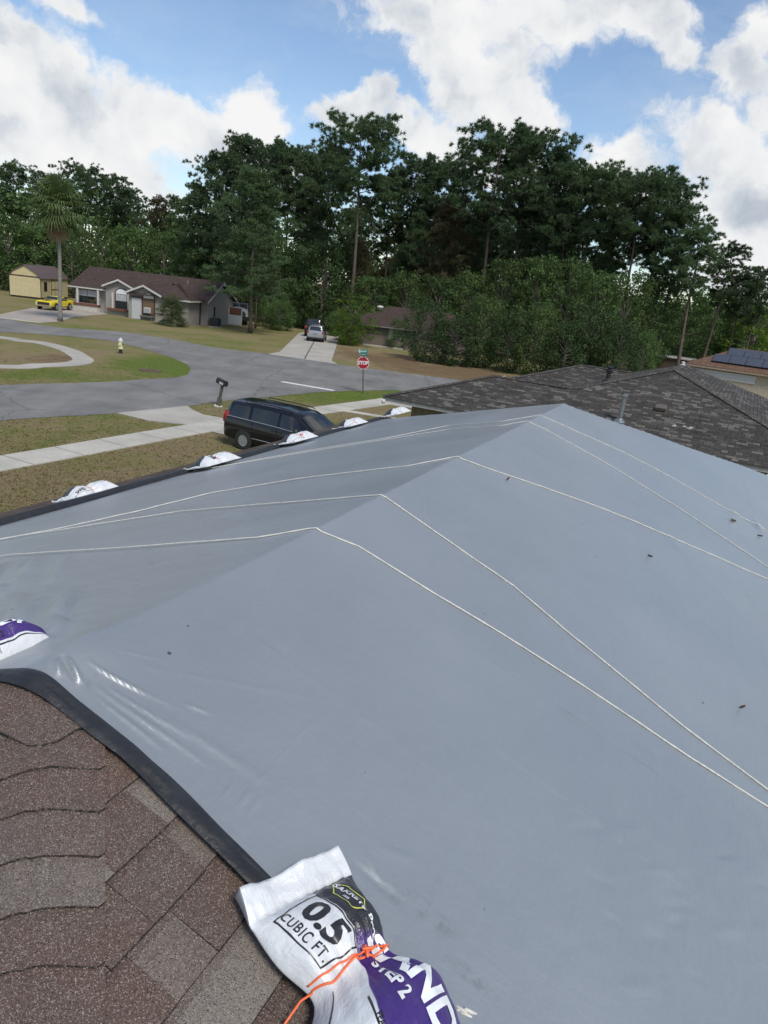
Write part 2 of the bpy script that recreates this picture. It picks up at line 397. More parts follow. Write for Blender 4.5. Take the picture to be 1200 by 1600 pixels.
# road kerb line: thin grey concrete lip round the grass island and along the far verge
def strip(name, line, w, z, mat):
    L = [np.array(p) for p in line]; a = []; b = []
    for i, p in enumerate(L):
        t = L[min(i + 1, len(L) - 1)] - L[max(i - 1, 0)]; t = t / np.linalg.norm(t); nn = np.array([-t[1], t[0]])
        a.append(tuple(p + nn * w / 2)); b.append(tuple(p - nn * w / 2))
    n = len(L); mb = MB()
    mb.add([(x, y, z) for x, y in a] + [(x, y, z) for x, y in b] + [(x, y, -.05) for x, y in a] + [(x, y, -.05) for x, y in b],
           [(i, n + i, n + i + 1, i + 1) for i in range(n - 1)] + [(i + 1, 2 * n + i + 1, 2 * n + i, i) for i in range(n - 1)] + [(n + i, 3 * n + i, 3 * n + i + 1, n + i + 1) for i in range(n - 1)])
    return tag(mb.build(name, mat), kind='structure')
# pavement along the near street
sa, sb = G(0, 725)[:2], G(588, 629.5)[:2]; smid = G(350, 663.5)[:2]
d1 = (smid - sa) / np.linalg.norm(smid - sa); d2_ = (sb - smid) / np.linalg.norm(sb - smid)
strip('pavement', smooth_line([tuple(sa - d1 * 16), tuple(sa), tuple(smid), tuple(sb), tuple(sb + d2_ * 9)], 5), 1.45, .035, M_CONC)
jl = MB()
for k in range(-4, 14):
    p = sa + d1 * (k * 1.9 + .6) if k < 5 else smid + d2_ * ((k - 5) * 1.9)
    t = d1 if k < 5 else d2_; nn = np.array([-t[1], t[0]])
    q = [p + nn * .72 + t * .012, p - nn * .72 + t * .012, p - nn * .72 - t * .012, p + nn * .72 - t * .012]
    jl.add([(x, y, .039) for x, y in q], [(0, 1, 2, 3)])
tag(jl.build('pavement_joint_markings', M_JOINT), kind='structure')
sheet('driveway_apron', px_poly([(183, 646), (293, 635), (301, 641), (316, 648), (352, 655), (311, 665), (270, 662), (233, 658)]), .031, M_CONC2, thick=1)
# our own drive, under the van
ap = G(332, 660)[:2]; ax_ = np.array([math.sin(R(117.5)), math.cos(R(117.5))]); ay_ = np.array([-ax_[1], ax_[0]])
sheet('driveway', [tuple(ap + ax_ * .7 - ay_ * 1.5), tuple(ap + ax_ * 13 - ay_ * 1.5), tuple(ap + ax_ * 13 + ay_ * 2.4), tuple(ap + ax_ * .7 + ay_ * 2.4)], .027, M_CONC2)
strip('front_path', px_poly([(536, 641.5), (600, 652), (660, 662)]), .55, .03, M_CONC)
strip('neighbour_driveway', px_poly([(620, 628), (700, 640)]), 3.0, .03, M_CONC2)
# grass island: its curved path
strip('island_path', smooth_line([tuple(np.array(pen[0]) + np.array((-8, -3.0)))] + px_poly([(0, 527.5), (30, 532), (67, 536.5), (105, 547), (122, 556), (130, 563), (122, 567.5), (100, 570), (60, 571.5), (0, 573)]) + [tuple(G(0, 573)[:2] + np.array((-8, -4)))], 6), 1.25, .034, M_CONC2)
# far drives
sheet('far_driveway_sand', px_poly([(0, 497), (63, 505), (92, 503), (117, 495), (187, 489.5), (190, 487), (160, 483), (110, 481.5), (50, 481.5), (0, 491)]), .022, M_CONC3)
strip('far_driveway_kerb', px_poly([(-10, 495.5), (63, 504.5)]), .5, .03, M_CONC)
sheet('wooded_driveway', px_poly([(420, 553.5), (437, 550), (467, 521), (500, 514), (530, 527), (518, 564), (527, 569)]), .028, M_CONC2, thick=1)
strip('wooded_driveway_joint', px_poly([(497, 522), (476, 561)]), .12, .033, M_JOINT)
strip('stop_line_marking', [tuple(G(440, 596.5)[:2]), tuple(G(522, 610.5)[:2])], .42, .018, M('road_paint', (.62, .62, .60), .8))
c = G(235, 579.5); mb = MB(); mb.lathe([(0.0, .0), (1.15, .0), (1.15, .05), (0.5, .06), (.5, .02), (0, .02)], 14, (0, 0, 0))
o = mb.build('storm_drain', M('drain_iron', (.10, .075, .05), .9)); o.location = (c[0], c[1], .0); o.scale = (.62, .5, 1)
tag(o, 'rusty brown storm drain lid sunk in the green grass island', 'drain')

# grass tufts on the nearer lawns (uncountable)
def grass_tufts():
    N = 30000; V = []; Fc = []
    pts = []
    for _ in range(N * 2):
        px = random.uniform(-60, 720); py = random.uniform(560, 840)
        g = G(px, py); pts.append((g[0], g[1]))
        if len(pts) >= N: break
    P = np.array(pts)
    def inside(poly, P):
        x, y = P[:, 0], P[:, 1]; r = np.zeros(len(P), bool); n = len(poly)
        for i in range(n):
            x1, y1 = poly[i]; x2, y2 = poly[(i + 1) % n]
            if y1 == y2: continue
            cnd = ((y1 > y) != (y2 > y)) & (x < (x2 - x1) * (y - y1) / (y2 - y1) + x1); r ^= cnd
        return r
    keep = ~inside(road_pts, P)
    for a, b, w in ((sa - d1 * 16, smid, .78), (smid, sb + d2_ * 9, .78), (np.array(G(130, 563)[:2]), np.array(G(0, 573)[:2]), .8), (np.array(G(0, 527)[:2]), np.array(G(67, 536)[:2]), .8), (np.array(G(67, 536)[:2]), np.array(G(130, 560)[:2]), .8)):
        ab = b - a; L = np.linalg.norm(ab); t = np.clip(((P - a) @ ab) / L ** 2, 0, 1); keep &= np.linalg.norm(P - (a + t[:, None] * ab), axis=1) > w
    for poly in (px_poly([(183, 646), (293, 635), (316, 648), (352, 655), (311, 665), (233, 658)]),): keep &= ~inside(poly, P)
    P = P[keep]
    n = len(P); k = 3
    base = np.repeat(P, k, 0) + rng.normal(0, .05, (n * k, 2)); ang = rng.uniform(0, 2 * np.pi, n * k); h = rng.uniform(.015, .045, n * k); w = rng.uniform(.012, .03, n * k); ln = rng.uniform(-.05, .05, (n * k, 2))
    dx = np.cos(ang) * w; dy = np.sin(ang) * w; z0 = np.zeros(n * k)
    A = np.stack([base[:, 0] - dx, base[:, 1] - dy, z0], 1); B_ = np.stack([base[:, 0] + dx, base[:, 1] + dy, z0], 1); C_ = np.stack([base[:, 0] + ln[:, 0], base[:, 1] + ln[:, 1], h], 1)
    V = np.stack([A, B_, C_], 1).reshape(-1, 3); Fc = np.arange(len(V)).reshape(-1, 3)
    tag(np_mesh('grass', V, Fc, M_LAWN), 'patchy brown and green lawn grass beside the pavement', 'grass', kind='stuff')
grass_tufts()

# ================================================================ OUR HOUSE (hip roof under a tarp)
AZ = R(22.64); SL = .335
Uv = Vector((math.sin(AZ), math.cos(AZ), 0)); Nv = Vector((math.cos(AZ), -math.sin(AZ), 0))     # along the ridge / down the right slope
E0 = Vector((-.889, 1.735, CAM_H - 1.119)); LR = 7.718; EAVE = 5.9
def softmax(vals, k=.035):
    a = np.maximum.reduce(vals); return a + k * np.log(sum(np.exp((v - a) / k) for v in vals)) - 0
def drop(a, q, soft=.02):
    a = np.asarray(a, float); q = np.asarray(q, float)
    return SL * softmax([q, -q, a - LR, -a], soft)
def RW(a, q, off=0.0, soft=.001):
    z = E0.z - float(drop(a, q, soft)) + off
    return Vector((E0.x + Uv.x * a + Nv.x * q, E0.y + Uv.y * a + Nv.y * q, z))
def on_slope(px, py, side, off=0.0):      # sight line onto a slope -> (along, across)
    r = ray(px, py); C = np.array([0, 0, CAM_H]); k = side * SL
    nn = np.array([k * Nv.x, k * Nv.y, 1.0]); e = np.array(E0) + np.array([0, 0, off])
    t = (nn @ e - nn @ C) / (nn @ r); d = C + t * r - e
    return float(d @ np.array(Uv)), float(d @ np.array(Nv))

M_SHB = shingle_mat('brown_shingles', (.040, .030, .027), (.085, .064, .055), (.13, .105, .09), .3)
def granule_mat():
    m, T, B = pbsdf('shingle_granules')
    co = T.new('ShaderNodeNewGeometry').outputs['Position']
    at = T.new('ShaderNodeAttribute'); at.attribute_name = 'tone'; tone = at.outputs['Fac']
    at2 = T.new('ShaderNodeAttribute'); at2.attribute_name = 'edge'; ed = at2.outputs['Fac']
    big = T.noise(co, 9, 4, .6)
    v = T.math('ADD', tone, T.math('MULTIPLY_ADD', big, .5, -.25))
    red = T.mix(T.map(T.noise(co, 5, 3, .6), .4, .62), (.096, .069, .058), (.104, .064, .051))
    c = T.mix(T.map(v, .2, .8), red, (.195, .172, .150))
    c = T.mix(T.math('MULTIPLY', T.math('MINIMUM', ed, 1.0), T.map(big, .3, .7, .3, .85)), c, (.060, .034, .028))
    c = T.mix(T.map(ed, 1.2, 1.6, 0, 1), c, (.018, .014, .012))  # near-black tab and cap edge faces: shadow lines between courses put into the colour
    g1 = T.noise(co, 420, 2, .75); vo = T.new('ShaderNodeTexVoronoi'); T.l.new(co, vo.inputs['Vector']); vo.inputs['Scale'].default_value = 470
    sepc = T.new('ShaderNodeSeparateColor'); T.l.new(vo.outputs['Color'], sepc.inputs[0]); rr = sepc.outputs[0]
    c = T.mix(T.map(rr, .82, 1.0, 0, .75), c, (.36, .32, .28))
    c = T.mix(T.map(rr, .0, .32, .85, 0), c, (.016, .012, .011))
    c = T.mix(T.map(g1, .52, .72, 0, .5), c, (.30, .26, .23))
    T.l.new(c, B.inputs['Base Color']); B.inputs['Roughness'].default_value = .9; B.inputs['Specular IOR Level'].default_value = .3
    b = T.new('ShaderNodeBump'); b.inputs['Strength'].default_value = .8; b.inputs['Distance'].default_value = .0016
    T.l.new(vo.outputs['Distance'], b.inputs['Height']); b.invert = True; T.l.new(b.outputs[0], B.inputs['Normal'])
    return m
M_GRAN = granule_mat()

house = empty('house', (E0.x, E0.y, 0)); HO = Vector((E0.x, E0.y, 0))
tag(house, 'brown shingled hip roof house in front, most of its roof under a grey tarp', 'house')
Lq = lambda a, q, off=0.0: tuple(RW(a, q, off) - HO)
def build_house():
    kk = math.sqrt(1 + SL * SL); e = EAVE; a1 = LR + e
    mb = MB()
    def face(pts, ax):
        vs = [Lq(a, q) for a, q in pts]
        # UV: along the eave / up the slope
        if ax == 'q': uv = [(a, (e - abs(q)) * kk) for a, q in pts]
        else: uv = [(q, (e - max(a - LR, -a)) * kk) for a, q in pts]
        mb.add(vs, [tuple(range(len(vs)))], [uv])
    face([(-e, -e), (0, 0), (LR, 0), (a1, -e)], 'q'); face([(a1, -e), (LR, 0), (a1, e)], 'a')
    # right slope and near hip end start a little below, where the separate shingles are laid
    for pts, ax in (([(-e, e), (a1, e), (LR, 0), (0, 0)], 'q'), ([(-e, -e), (-e, e), (0, 0)], 'a')):
        vs = [tuple(Vector(Lq(a, q)) - Vector((0, 0, .004))) for a, q in pts]
        uv = [(a, (e - abs(q)) * kk) for a, q in pts] if ax == 'q' else [(q, (e + a) * kk) for a, q in pts]
        mb.add(vs, [tuple(range(len(vs)))], [uv])
    mb.build('roof', M_SHB, house)
    # fascia, soffit, walls
    fz = E0.z - SL * e; P = lambda a, q, z: (Uv.x * a + Nv.x * q, Uv.y * a + Nv.y * q, z)
    def ring(in_, z0, z1, out_=None):
        c = [(-e + in_, -e + in_), (a1 - in_, -e + in_), (a1 - in_, e - in_), (-e + in_, e - in_)]
        m = MB()
        for i in range(4):
            p, q = c[i], c[(i + 1) % 4]; m.add([P(*p, z0), P(*q, z0), P(*q, z1), P(*p, z1)], [(0, 1, 2, 3)])
        return m
    ring(.015, fz - .19, fz - .008).build('fascia', M('fascia_paint', (.55, .53, .49), .6), house)
    m = MB(); c = [(-e + .02, -e + .02), (a1 - .02, -e + .02), (a1 - .02, e - .02), (-e + .02, e - .02)]
    m.add([P(*p, fz - .17) for p in c], [(3, 2, 1, 0)]); m.build('soffit', M('soffit_paint', (.5, .48, .44), .7), house)
    ring(.55, -.05, fz - .16).build('wall', M('house_stucco', (.36, .33, .27), .85, bump=.3, bscale=60), house)
    # separate shingles on the bare corner of the right slope
    V = []; Fc = []; tone = []; edge = []
    cs = 1 / kk; rr = random.Random(3)
    def quad3(pts, tn, ed):
        o = len(V); V.extend(pts); Fc.append(tuple(range(o, o + len(pts)))); tone.append(tn); edge.append(ed)
    for j in range(-4, 22):
        d_lo = .575 + .1435 * j; d_hi = d_lo - .1435
        if d_lo < .03: continue
        a = -3.4 + rr.uniform(0, .2); raised = rr.random() < .5
        while a < -.005:
            w = rr.choice((.13, .17, .2, .25, .3)) * rr.uniform(.9, 1.1); b = min(a + w, .03)
            h = .0095 if raised else .0060; tn = rr.choice((.0, .15, .5, .8, 1.0)) + rr.uniform(-.1, .1)
            lo = d_lo + rr.uniform(-.003, .003) + (.002 if raised else -.001)
            hi = max(d_hi - .02, .0)
            # clip at the hip (along > -across)
            def pt(aa, dd, oo): return Lq(aa, dd * cs, oo)
            a0c = max(a, -lo * cs)
            a1c = max(a, -hi * cs)
            if b > a0c + .01:
                b1 = max(b, a1c + .001)
                n = 4
                for k in range(n):      # top face in strips up the slope: 'edge' darkens the upper lap (printed shadow band)
                    s0, s1 = k / n, (k + 1) / n
                    dd0, dd1 = lo + (hi - lo) * s0, lo + (hi - lo) * s1; h0, h1 = h * (1 - s0), h * (1 - s1)
                    l0, l1 = max(a, -dd0 * cs), max(a, -dd1 * cs)
                    if b - l1 < .002 or b - l0 < .002: continue
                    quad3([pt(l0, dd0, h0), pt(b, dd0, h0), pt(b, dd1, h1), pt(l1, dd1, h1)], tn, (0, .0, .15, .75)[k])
                quad3([pt(a0c, lo, -.004), pt(b, lo, -.004), pt(b, lo, h), pt(a0c, lo, h)], 0, 2)  # lower edge face carries the painted shadow-line tone
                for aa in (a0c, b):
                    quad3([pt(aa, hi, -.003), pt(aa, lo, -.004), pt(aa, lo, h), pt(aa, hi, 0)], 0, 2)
            a = b + rr.uniform(.001, .0025); raised = not raised if rr.random() < .8 else raised
    # near hip end shingles, beyond the caps
    for j in range(1, 14):
        d_lo = .143 * j; d_hi = d_lo - .15; q = -2.2 + rr.uniform(0, .2)
        while q < d_lo:
            w = rr.uniform(.14, .3); b = min(q + w, d_lo * cs); h = rr.choice((.0045, .0085)); tn = rr.random()
            if b - q > .01:
                hi = max(d_hi, 0.001)
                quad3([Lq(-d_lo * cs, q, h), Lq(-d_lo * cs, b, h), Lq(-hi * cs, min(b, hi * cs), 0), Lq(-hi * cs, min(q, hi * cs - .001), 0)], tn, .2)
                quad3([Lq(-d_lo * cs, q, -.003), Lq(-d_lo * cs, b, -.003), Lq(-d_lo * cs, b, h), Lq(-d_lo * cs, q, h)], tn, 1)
            q += w + .003
    def finish(name, V, Fc, tone, edge):
        me = bpy.data.meshes.new(name); me.from_pydata([tuple(p) for p in V], [], Fc)
        for nm, vals in (('tone', tone), ('edge', edge)):
            at = me.attributes.new(nm, 'FLOAT', 'FACE'); at.data.foreach_set('value', vals)
        return link(name, me, M_GRAN, house)
    finish('shingle_courses', V, Fc, tone, edge)
    # hip cap shingles: folded pieces, each lapping the one below
    Hd = (-Uv + Nv + Vector((0, 0, -SL))); hl = Hd.length; Hd.normalize()
    tR = (Uv + Nv).normalized()                 # level direction across the hip, on the right-slope side it must drop
    V, Fc, tone, edge = [], [], [], []
    def cap_pt(s, x, lift):                     # s metres down the hip, x metres across the cap
        base = E0 - HO + Hd * s
        # across each plane: perpendicular to the hip in that plane
        nr = Vector((SL * Nv.x, SL * Nv.y, 1)).normalized(); nl = Vector((-SL * Uv.x, -SL * Uv.y, 1)).normalized()
        cr_ = nr.cross(Hd).normalized(); cl_ = nl.cross(Hd).normalized()
        if cr_.dot(Uv) < 0: cr_ = -cr_
        if cl_.dot(Uv) > 0: cl_ = -cl_
        up = (nr + nl).normalized(); ax = abs(x)
        rd = .028
        fold = (cr_ if x > 0 else cl_) * (ax)
        lower = max(0.0, rd - ax) ** 2 / rd * .35
        return base + fold + up * (.012 + lift - lower)
    exps = [-.10, .205]
    while exps[-1] < 2.6: exps.append(exps[-1] + .1 * rr.uniform(.97, 1.03) * hl / hl * (1.0))
    exps = [.05, .195, .252, .332, .412, .496, .574, .652, .73, .81, .89, .97, 1.05, 1.13, 1.21, 1.3, 1.4, 1.5, 1.6]
    exps = [x * hl for x in exps]
    hw = .150
    for i in range(len(exps) - 1):
        s0, s1 = exps[i] - .05, exps[i + 1]; tn = rr.uniform(-.25, .6); first = i == 0
        xs = np.linspace(-hw, hw, 25); o = len(V); ny = 8; n = len(xs)
        amp = rr.uniform(.006, .012); tilt = rr.uniform(-.06, .06)
        for r_ in range(ny + 1):
            f = r_ / ny
            for x in xs:
                bow = amp * math.cos(x / hw * 1.8) * -1.0 + tilt * x
                end = s1 + bow
                if abs(x) > hw - .014: end -= (abs(x) - hw + .014) * .9           # snipped corners
                if first: end = s1 - max(0, abs(x) - .03) * .95
                wob = .0016 * math.sin(7 * x / hw + i)
                V.append(cap_pt(s0 + (end - s0) * f, x, .002 + .007 * f + .002 * f ** 4 + wob * f))
        for r_ in range(ny):
            for k in range(n - 1):
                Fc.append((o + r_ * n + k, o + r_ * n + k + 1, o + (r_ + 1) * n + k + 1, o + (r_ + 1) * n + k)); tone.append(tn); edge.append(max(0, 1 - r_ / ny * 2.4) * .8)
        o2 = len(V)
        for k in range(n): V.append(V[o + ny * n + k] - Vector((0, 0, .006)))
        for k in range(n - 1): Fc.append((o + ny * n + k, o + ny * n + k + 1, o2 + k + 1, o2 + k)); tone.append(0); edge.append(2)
        for side, kx in ((0, 0), (1, n - 1)):
            o3 = len(V)
            for r_ in range(ny + 1): V.append(V[o + r_ * n + kx] - Vector((0, 0, .006)))
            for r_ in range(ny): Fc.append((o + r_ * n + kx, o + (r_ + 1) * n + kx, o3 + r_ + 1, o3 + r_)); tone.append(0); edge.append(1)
    ob = finish('hip_cap', V, Fc, tone, edge); ob.data.polygons.foreach_set('use_smooth', [len(p.vertices) == 4 for p in ob.data.polygons]); ob.data.set_sharp_from_angle(angle=R(35))
build_house()

# ---------------------------------------------------------------- tarp
def tarp_material():
    m, T, B = pbsdf('grey_tarp')
    uv = T.new('ShaderNodeUVMap').outputs[0]
    x, y, z = T.xyz(uv)
    base = T.noise(uv, .9, 5, .6); stre = T.noise(T.vmath('MULTIPLY', uv, (.6, 14, 1)), 3, 4, .6); stre2 = T.noise(T.vmath('MULTIPLY', uv, (14, .6, 1)), 3, 4, .6)
    c = T.mix(T.map(base, .3, .7), (.306, .331, .354), (.360, .384, .405))
    c = T.mix(T.map(T.math('ADD', stre, stre2), .85, 1.2, 0, .22), c, (.35, .37, .39))
    # weave
    wx = T.math('SINE', T.math('MULTIPLY', x, 2 * math.pi / .0042)); wy = T.math('SINE', T.math('MULTIPLY', y, 2 * math.pi / .0042)); weave = T.math('MULTIPLY', wx, wy)
    c = T.mix(T.map(weave, -1, 1, 0, .18), c, (.17, .18, .19))
    fl = T.noise(uv, 160, 3, .8)
    c = T.mix(T.map(fl, .60, .78, 0, .55), c, (.50, .53, .56))
    # dirt: specks and smears
    vo = T.new('ShaderNodeTexVoronoi'); T.l.new(uv, vo.inputs['Vector']); vo.inputs['Scale'].default_value = 6.5; vo.inputs['Randomness'].default_value = 1
    sc_ = T.new('ShaderNodeSeparateColor'); T.l.new(vo.outputs['Color'], sc_.inputs[0])
    rad = T.map(sc_.outputs[0], .60, 1, 0.0, .060)
    speck = T.map(T.math('SUBTRACT', rad, T.math('ADD', vo.outputs['Distance'], T.math('MULTIPLY', T.math('SUBTRACT', T.noise(uv, 70, 2), .5), .05))), -.004, .008)
    c = T.mix(T.math('MULTIPLY', speck, .85), c, (.050, .045, .040))
    vo2 = T.new('ShaderNodeTexVoronoi'); T.l.new(uv, vo2.inputs['Vector']); vo2.inputs['Scale'].default_value = 21
    sc2 = T.new('ShaderNodeSeparateColor'); T.l.new(vo2.outputs['Color'], sc2.inputs[0])
    patch = T.map(T.noise(uv, 1.1, 3, .6), .5, .68)
    sp2 = T.math('MULTIPLY', T.map(T.math('SUBTRACT', T.map(sc2.outputs[0], .7, 1, 0, .10), vo2.outputs['Distance']), 0, .02), patch)
    c = T.mix(T.math('MULTIPLY', sp2, .75), c, (.09, .08, .075))
    smear = None
    for (px, py, sx, sy, w) in [(660, 1440, .05, .18, .8), (735, 1545, .03, .1, 1.0), (612, 1420, .02, .09, .6), (140, 1085, .05, .04, .7), (800, 755, .06, .03, .5), (905, 870, .03, .12, .5), (1010, 865, .1, .04, .6), (1150, 822, .05, .05, .5), (680, 1395, .08, .02, .5)]:
        a_, q_ = on_slope(px, py, 1)
        d = T.vmath('LENGTH', T.vmath('MULTIPLY', T.vmath('SUBTRACT', uv, (a_, q_, 0)), (1 / sx, 1 / sy, 0)))
        k = T.math('MULTIPLY', T.map(d, .1, 1, w, 0, smooth=True), T.map(T.noise(uv, 22, 5, .7), .45, .65)); smear = k if smear is None else T.math('MAXIMUM', smear, k)
    c = T.mix(T.math('MULTIPLY', smear, .4), c, (.10, .085, .06))
    T.l.new(c, B.inputs['Base Color'])
    T.put(B.inputs['Roughness'], T.map(base, .3, .7, .31, .39)); B.inputs['Specular IOR Level'].default_value = .5; B.inputs['Metallic'].default_value = .48
    B.inputs['Sheen Weight'].default_value = .05
    lw = T.noise(uv, 2.2, 5, .6); lines = T.noise(T.vmath('MULTIPLY', uv, (1.5, 40, 1)), 2, 3, .5); lines2 = T.noise(T.vmath('MULTIPLY', uv, (40, 1.2, 1)), 2, 3, .5)
    h = T.math('ADD', T.math('MULTIPLY', weave, .00012), T.math('ADD', T.math('MULTIPLY', T.math('ADD', lines, lines2), .0007), T.math('MULTIPLY', lw, .016)))
    b = T.new('ShaderNodeBump'); b.inputs['Strength'].default_value = 1; b.inputs['Distance'].default_value = 1.0
    T.l.new(h, b.inputs['Height']); T.l.new(b.outputs[0], B.inputs['Normal'])
    return m
M_TARP = tarp_material(); M_HEM = M('black_hem', (.018, .019, .022), .48, .3, 14, bump=.25, bscale=30)

tarp = empty('tarp', tuple(E0)); tag(tarp, 'big grey tarpaulin with black hem stretched over the ridge of the front roof', 'tarpaulin')
WR_ = []     # wrinkles: two px ends, width m, height m, side
for (x0, y0, x1, y1, w, h) in [(135, 1055, 235, 1100, .010, .005), (180, 1035, 250, 1042, .008, .0022), (150, 1062, 290, 1125, .009, .0022), (105, 1050, 128, 1085, .012, .010), (88, 1050, 95, 1075, .010, .007), (95, 1045, 118, 1082, .007, -.007),
        (140, 1080, 330, 1215, .012, .004), (165, 1085, 300, 1170, .010, .004), (220, 1110, 420, 1240, .016, .003), (150, 1100, 260, 1190, .01, .004), (285, 1112, 330, 1130, .01, .004),
        (368, 1280, 392, 1248, .009, .0018), (385, 1292, 408, 1258, .009, .0016), (345, 1264, 367, 1234, .009, .0016), (400, 1240, 424, 1215, .01, .0014), (425, 1212, 452, 1180, .012, .0012), (450, 1178, 490, 1140, .012, .001), (200, 1050, 520, 1110, .014, .0012), (820, 960, 1190, 1090, .02, .0016), (700, 1120, 1180, 1480, .016, .0014), (330, 960, 700, 1230, .016, .0012), (900, 690, 1190, 1000, .03, .002), (760, 720, 960, 1000, .025, .0016),
        (590, 1340, 650, 1362, .016, .0018), (560, 1330, 600, 1410, .012, .0018),
        (545, 1360, 640, 1440, .014, -.003), (670, 972, 1180, 1325, .012, .0035)]:
    WR_.append((on_slope(x0, y0, 1), on_slope(x1, y1, 1), w * (.6 if w < .013 else 1), h * .8))
rr = random.Random(11)
for _ in range(34):        # short crossways puckers low on the right
    px, py = rr.uniform(880, 1190), rr.uniform(1250, 1560); l = rr.uniform(14, 60)
    WR_.append((on_slope(px, py, 1), on_slope(px + l, py - l * rr.uniform(.0, .2), 1), rr.uniform(.008, .02), rr.choice((-1, 1)) * rr.uniform(.001, .0028)))
for _ in range(26):        # wind folds on the street side, low left
    px, py = rr.uniform(-10, 130), rr.uniform(870, 985); l = rr.uniform(20, 90)
    WR_.append((on_slope(px, py, -1), on_slope(px - l * .75, py + l * .8, -1), rr.uniform(.02, .05), rr.choice((-1, 1, 1)) * rr.uniform(.004, .012)))
for _ in range(16):        # far right corner folds
    px, py = rr.uniform(1130, 1195), rr.uniform(745, 830); l = rr.uniform(10, 30)
    WR_.append((on_slope(px, py, 1), on_slope(px + l * .5, py + l, 1), rr.uniform(.03, .06), rr.choice((-1, 1)) * rr.uniform(.002, .006)))
TQL, TQR, TA1 = -4.2, 5.1, LR + 4.15
def tarp_z(a, q):
    """offset above the bare roof plane"""
    a = np.asarray(a, float); q = np.asarray(q, float)
    off = .02 + (.012 * np.sin(a * 1.3 + 1) * np.sin(q * 1.1) + .006 * np.sin(2.9 * a + q * 1.7)) * np.where(q > 0, 1.0, np.clip(1 - a / 3.0, .12, 1))
    off = off + .035 * np.exp(-((a - .1) / .16) ** 2) * np.exp(-((q - .03) / .10) ** 2)         # lump over the bare ridge end
    # ropes press slight dints where they cross the ridge
    for (p0, p1, w, h) in WR_:
        dx, dy = p1[0] - p0[0], p1[1] - p0[1]; L = math.hypot(dx, dy)
        t = ((a - p0[0]) * dx + (q - p0[1]) * dy) / L ** 2; s = ((a - p0[0]) * dy - (q - p0[1]) * dx) / L
        tc = np.clip(t, 0, 1); env = np.sin(np.pi * np.clip(t, 0, 1)) ** .7 * np.exp(-((t - tc) * L / w) ** 2)
        off = off + 2.2 * h * np.exp(-(s / (w * (.6 + .6 * tc))) ** 2) * env
    return np.maximum(off, .012)
def TW(a, q, off=0.0):
    return RW(a, q, float(tarp_z(a, q)) + off, .007)
def hem_a(q): return -.072 + .008 * math.sin(q * 3) - .085 * max(0.0, min(1.6, (q - .35) / .8))
def build_tarp():
    av = np.concatenate([np.arange(-.075, .9, .0065), np.arange(.9, 2.3, .0165), np.arange(2.3, 5, .05), np.arange(5, TA1 + .03, .085)])
    qv = np.concatenate([np.arange(TQL, -2.2, .07), np.arange(-2.2, -.5, .03), np.arange(-.5, -.1, .0165), np.arange(-.1, 1.1, .0065), np.arange(1.1, 2.4, .0165), np.arange(2.4, TQR + .03, .08)])
    A, Q = np.meshgrid(av, qv, indexing='ij')
    A = A + np.array([hem_a(q) + .075 for q in qv])[None, :] * np.clip(1 - A / 1.2, 0, 1)
    Z = E0.z - drop(A, Q, .007) + tarp_z(A, Q) + .02 * math.log(2) * 0
    X = E0.x + Uv.x * A + Nv.x * Q; Y = E0.y + Uv.y * A + Nv.y * Q
    V = np.stack([X - E0.x, Y - E0.y, Z - E0.z], -1).reshape(-1, 3); na, nq = A.shape
    i = np.arange(na - 1)[:, None] * nq + np.arange(nq - 1)[None, :]
    Fc = np.stack([i, i + nq, i + nq + 1, i + 1], -1).reshape(-1, 4)[:, ::-1]
    np_mesh('sheet', V, Fc, M_TARP, tarp, smooth=True, uv=np.stack([A, Q], -1).reshape(-1, 2))
    # black hem: a flat rolled band along near edge, street edge and far edge
    def band(name, path, width, h, ph, sgn=1):
        name_ph = ph; V = []; Fc = []; n = 9
        pts = [np.array(p) for p in path]
        for i, (p) in enumerate(pts):
            t = pts[min(i + 1, len(pts) - 1)] - pts[max(i - 1, 0)]; t = t / np.linalg.norm(t); o = np.array([-t[1], t[0]])
            for k in range(n):
                f = k / (n - 1) * 2 - 1; ww = width * (1 + .12 * mnoise.noise((i * .11, ph, 0)))
                c = p + o * f * ww / 2
                hh = h * (1 - f ** 6) + .007 * mnoise.noise((i * .13, f * 1.6, ph)) + .0035 * mnoise.noise((i * .05, f * 5.0, ph + 4)) + .002 * math.sin(f * 9 + i * .06)
                base = E0.z - float(drop(c[0], c[1], .02)) + (float(tarp_z(max(c[0], hem_a(c[1]) + .01), c[1])) if name_ph < 2 else .022) + .003 + max(hh, -.002) - .010 * max(0, -f * sgn) ** 2
                V.append((Uv.x * c[0] + Nv.x * c[1], Uv.y * c[0] + Nv.y * c[1], base - E0.z))
        for i in range(len(pts) - 1):
            for k in range(n - 1): Fc.append((i * n + k, i * n + k + 1, (i + 1) * n + k + 1, (i + 1) * n + k))
        np_mesh(name, V, Fc, M_HEM, tarp, smooth=True)
    nearp = []
    for q in np.concatenate([np.arange(TQL, -.6, .1), np.arange(-.6, 2.2, .02), np.arange(2.2, TQR, .1)]):
        nearp.append((hem_a(q), q))
    band('hem', nearp, .064, .009, 1.0)
    band('hem', [(a, TQL - .05 + .02 * math.sin(a * 2.1)) for a in np.arange(0.0, TA1, .06)], .15, .062, 5.0)
    band('hem', [(TA1 + .02, q) for q in np.arange(TQL, TQR, .08)], .10, .028, 9.0)
build_tarp()

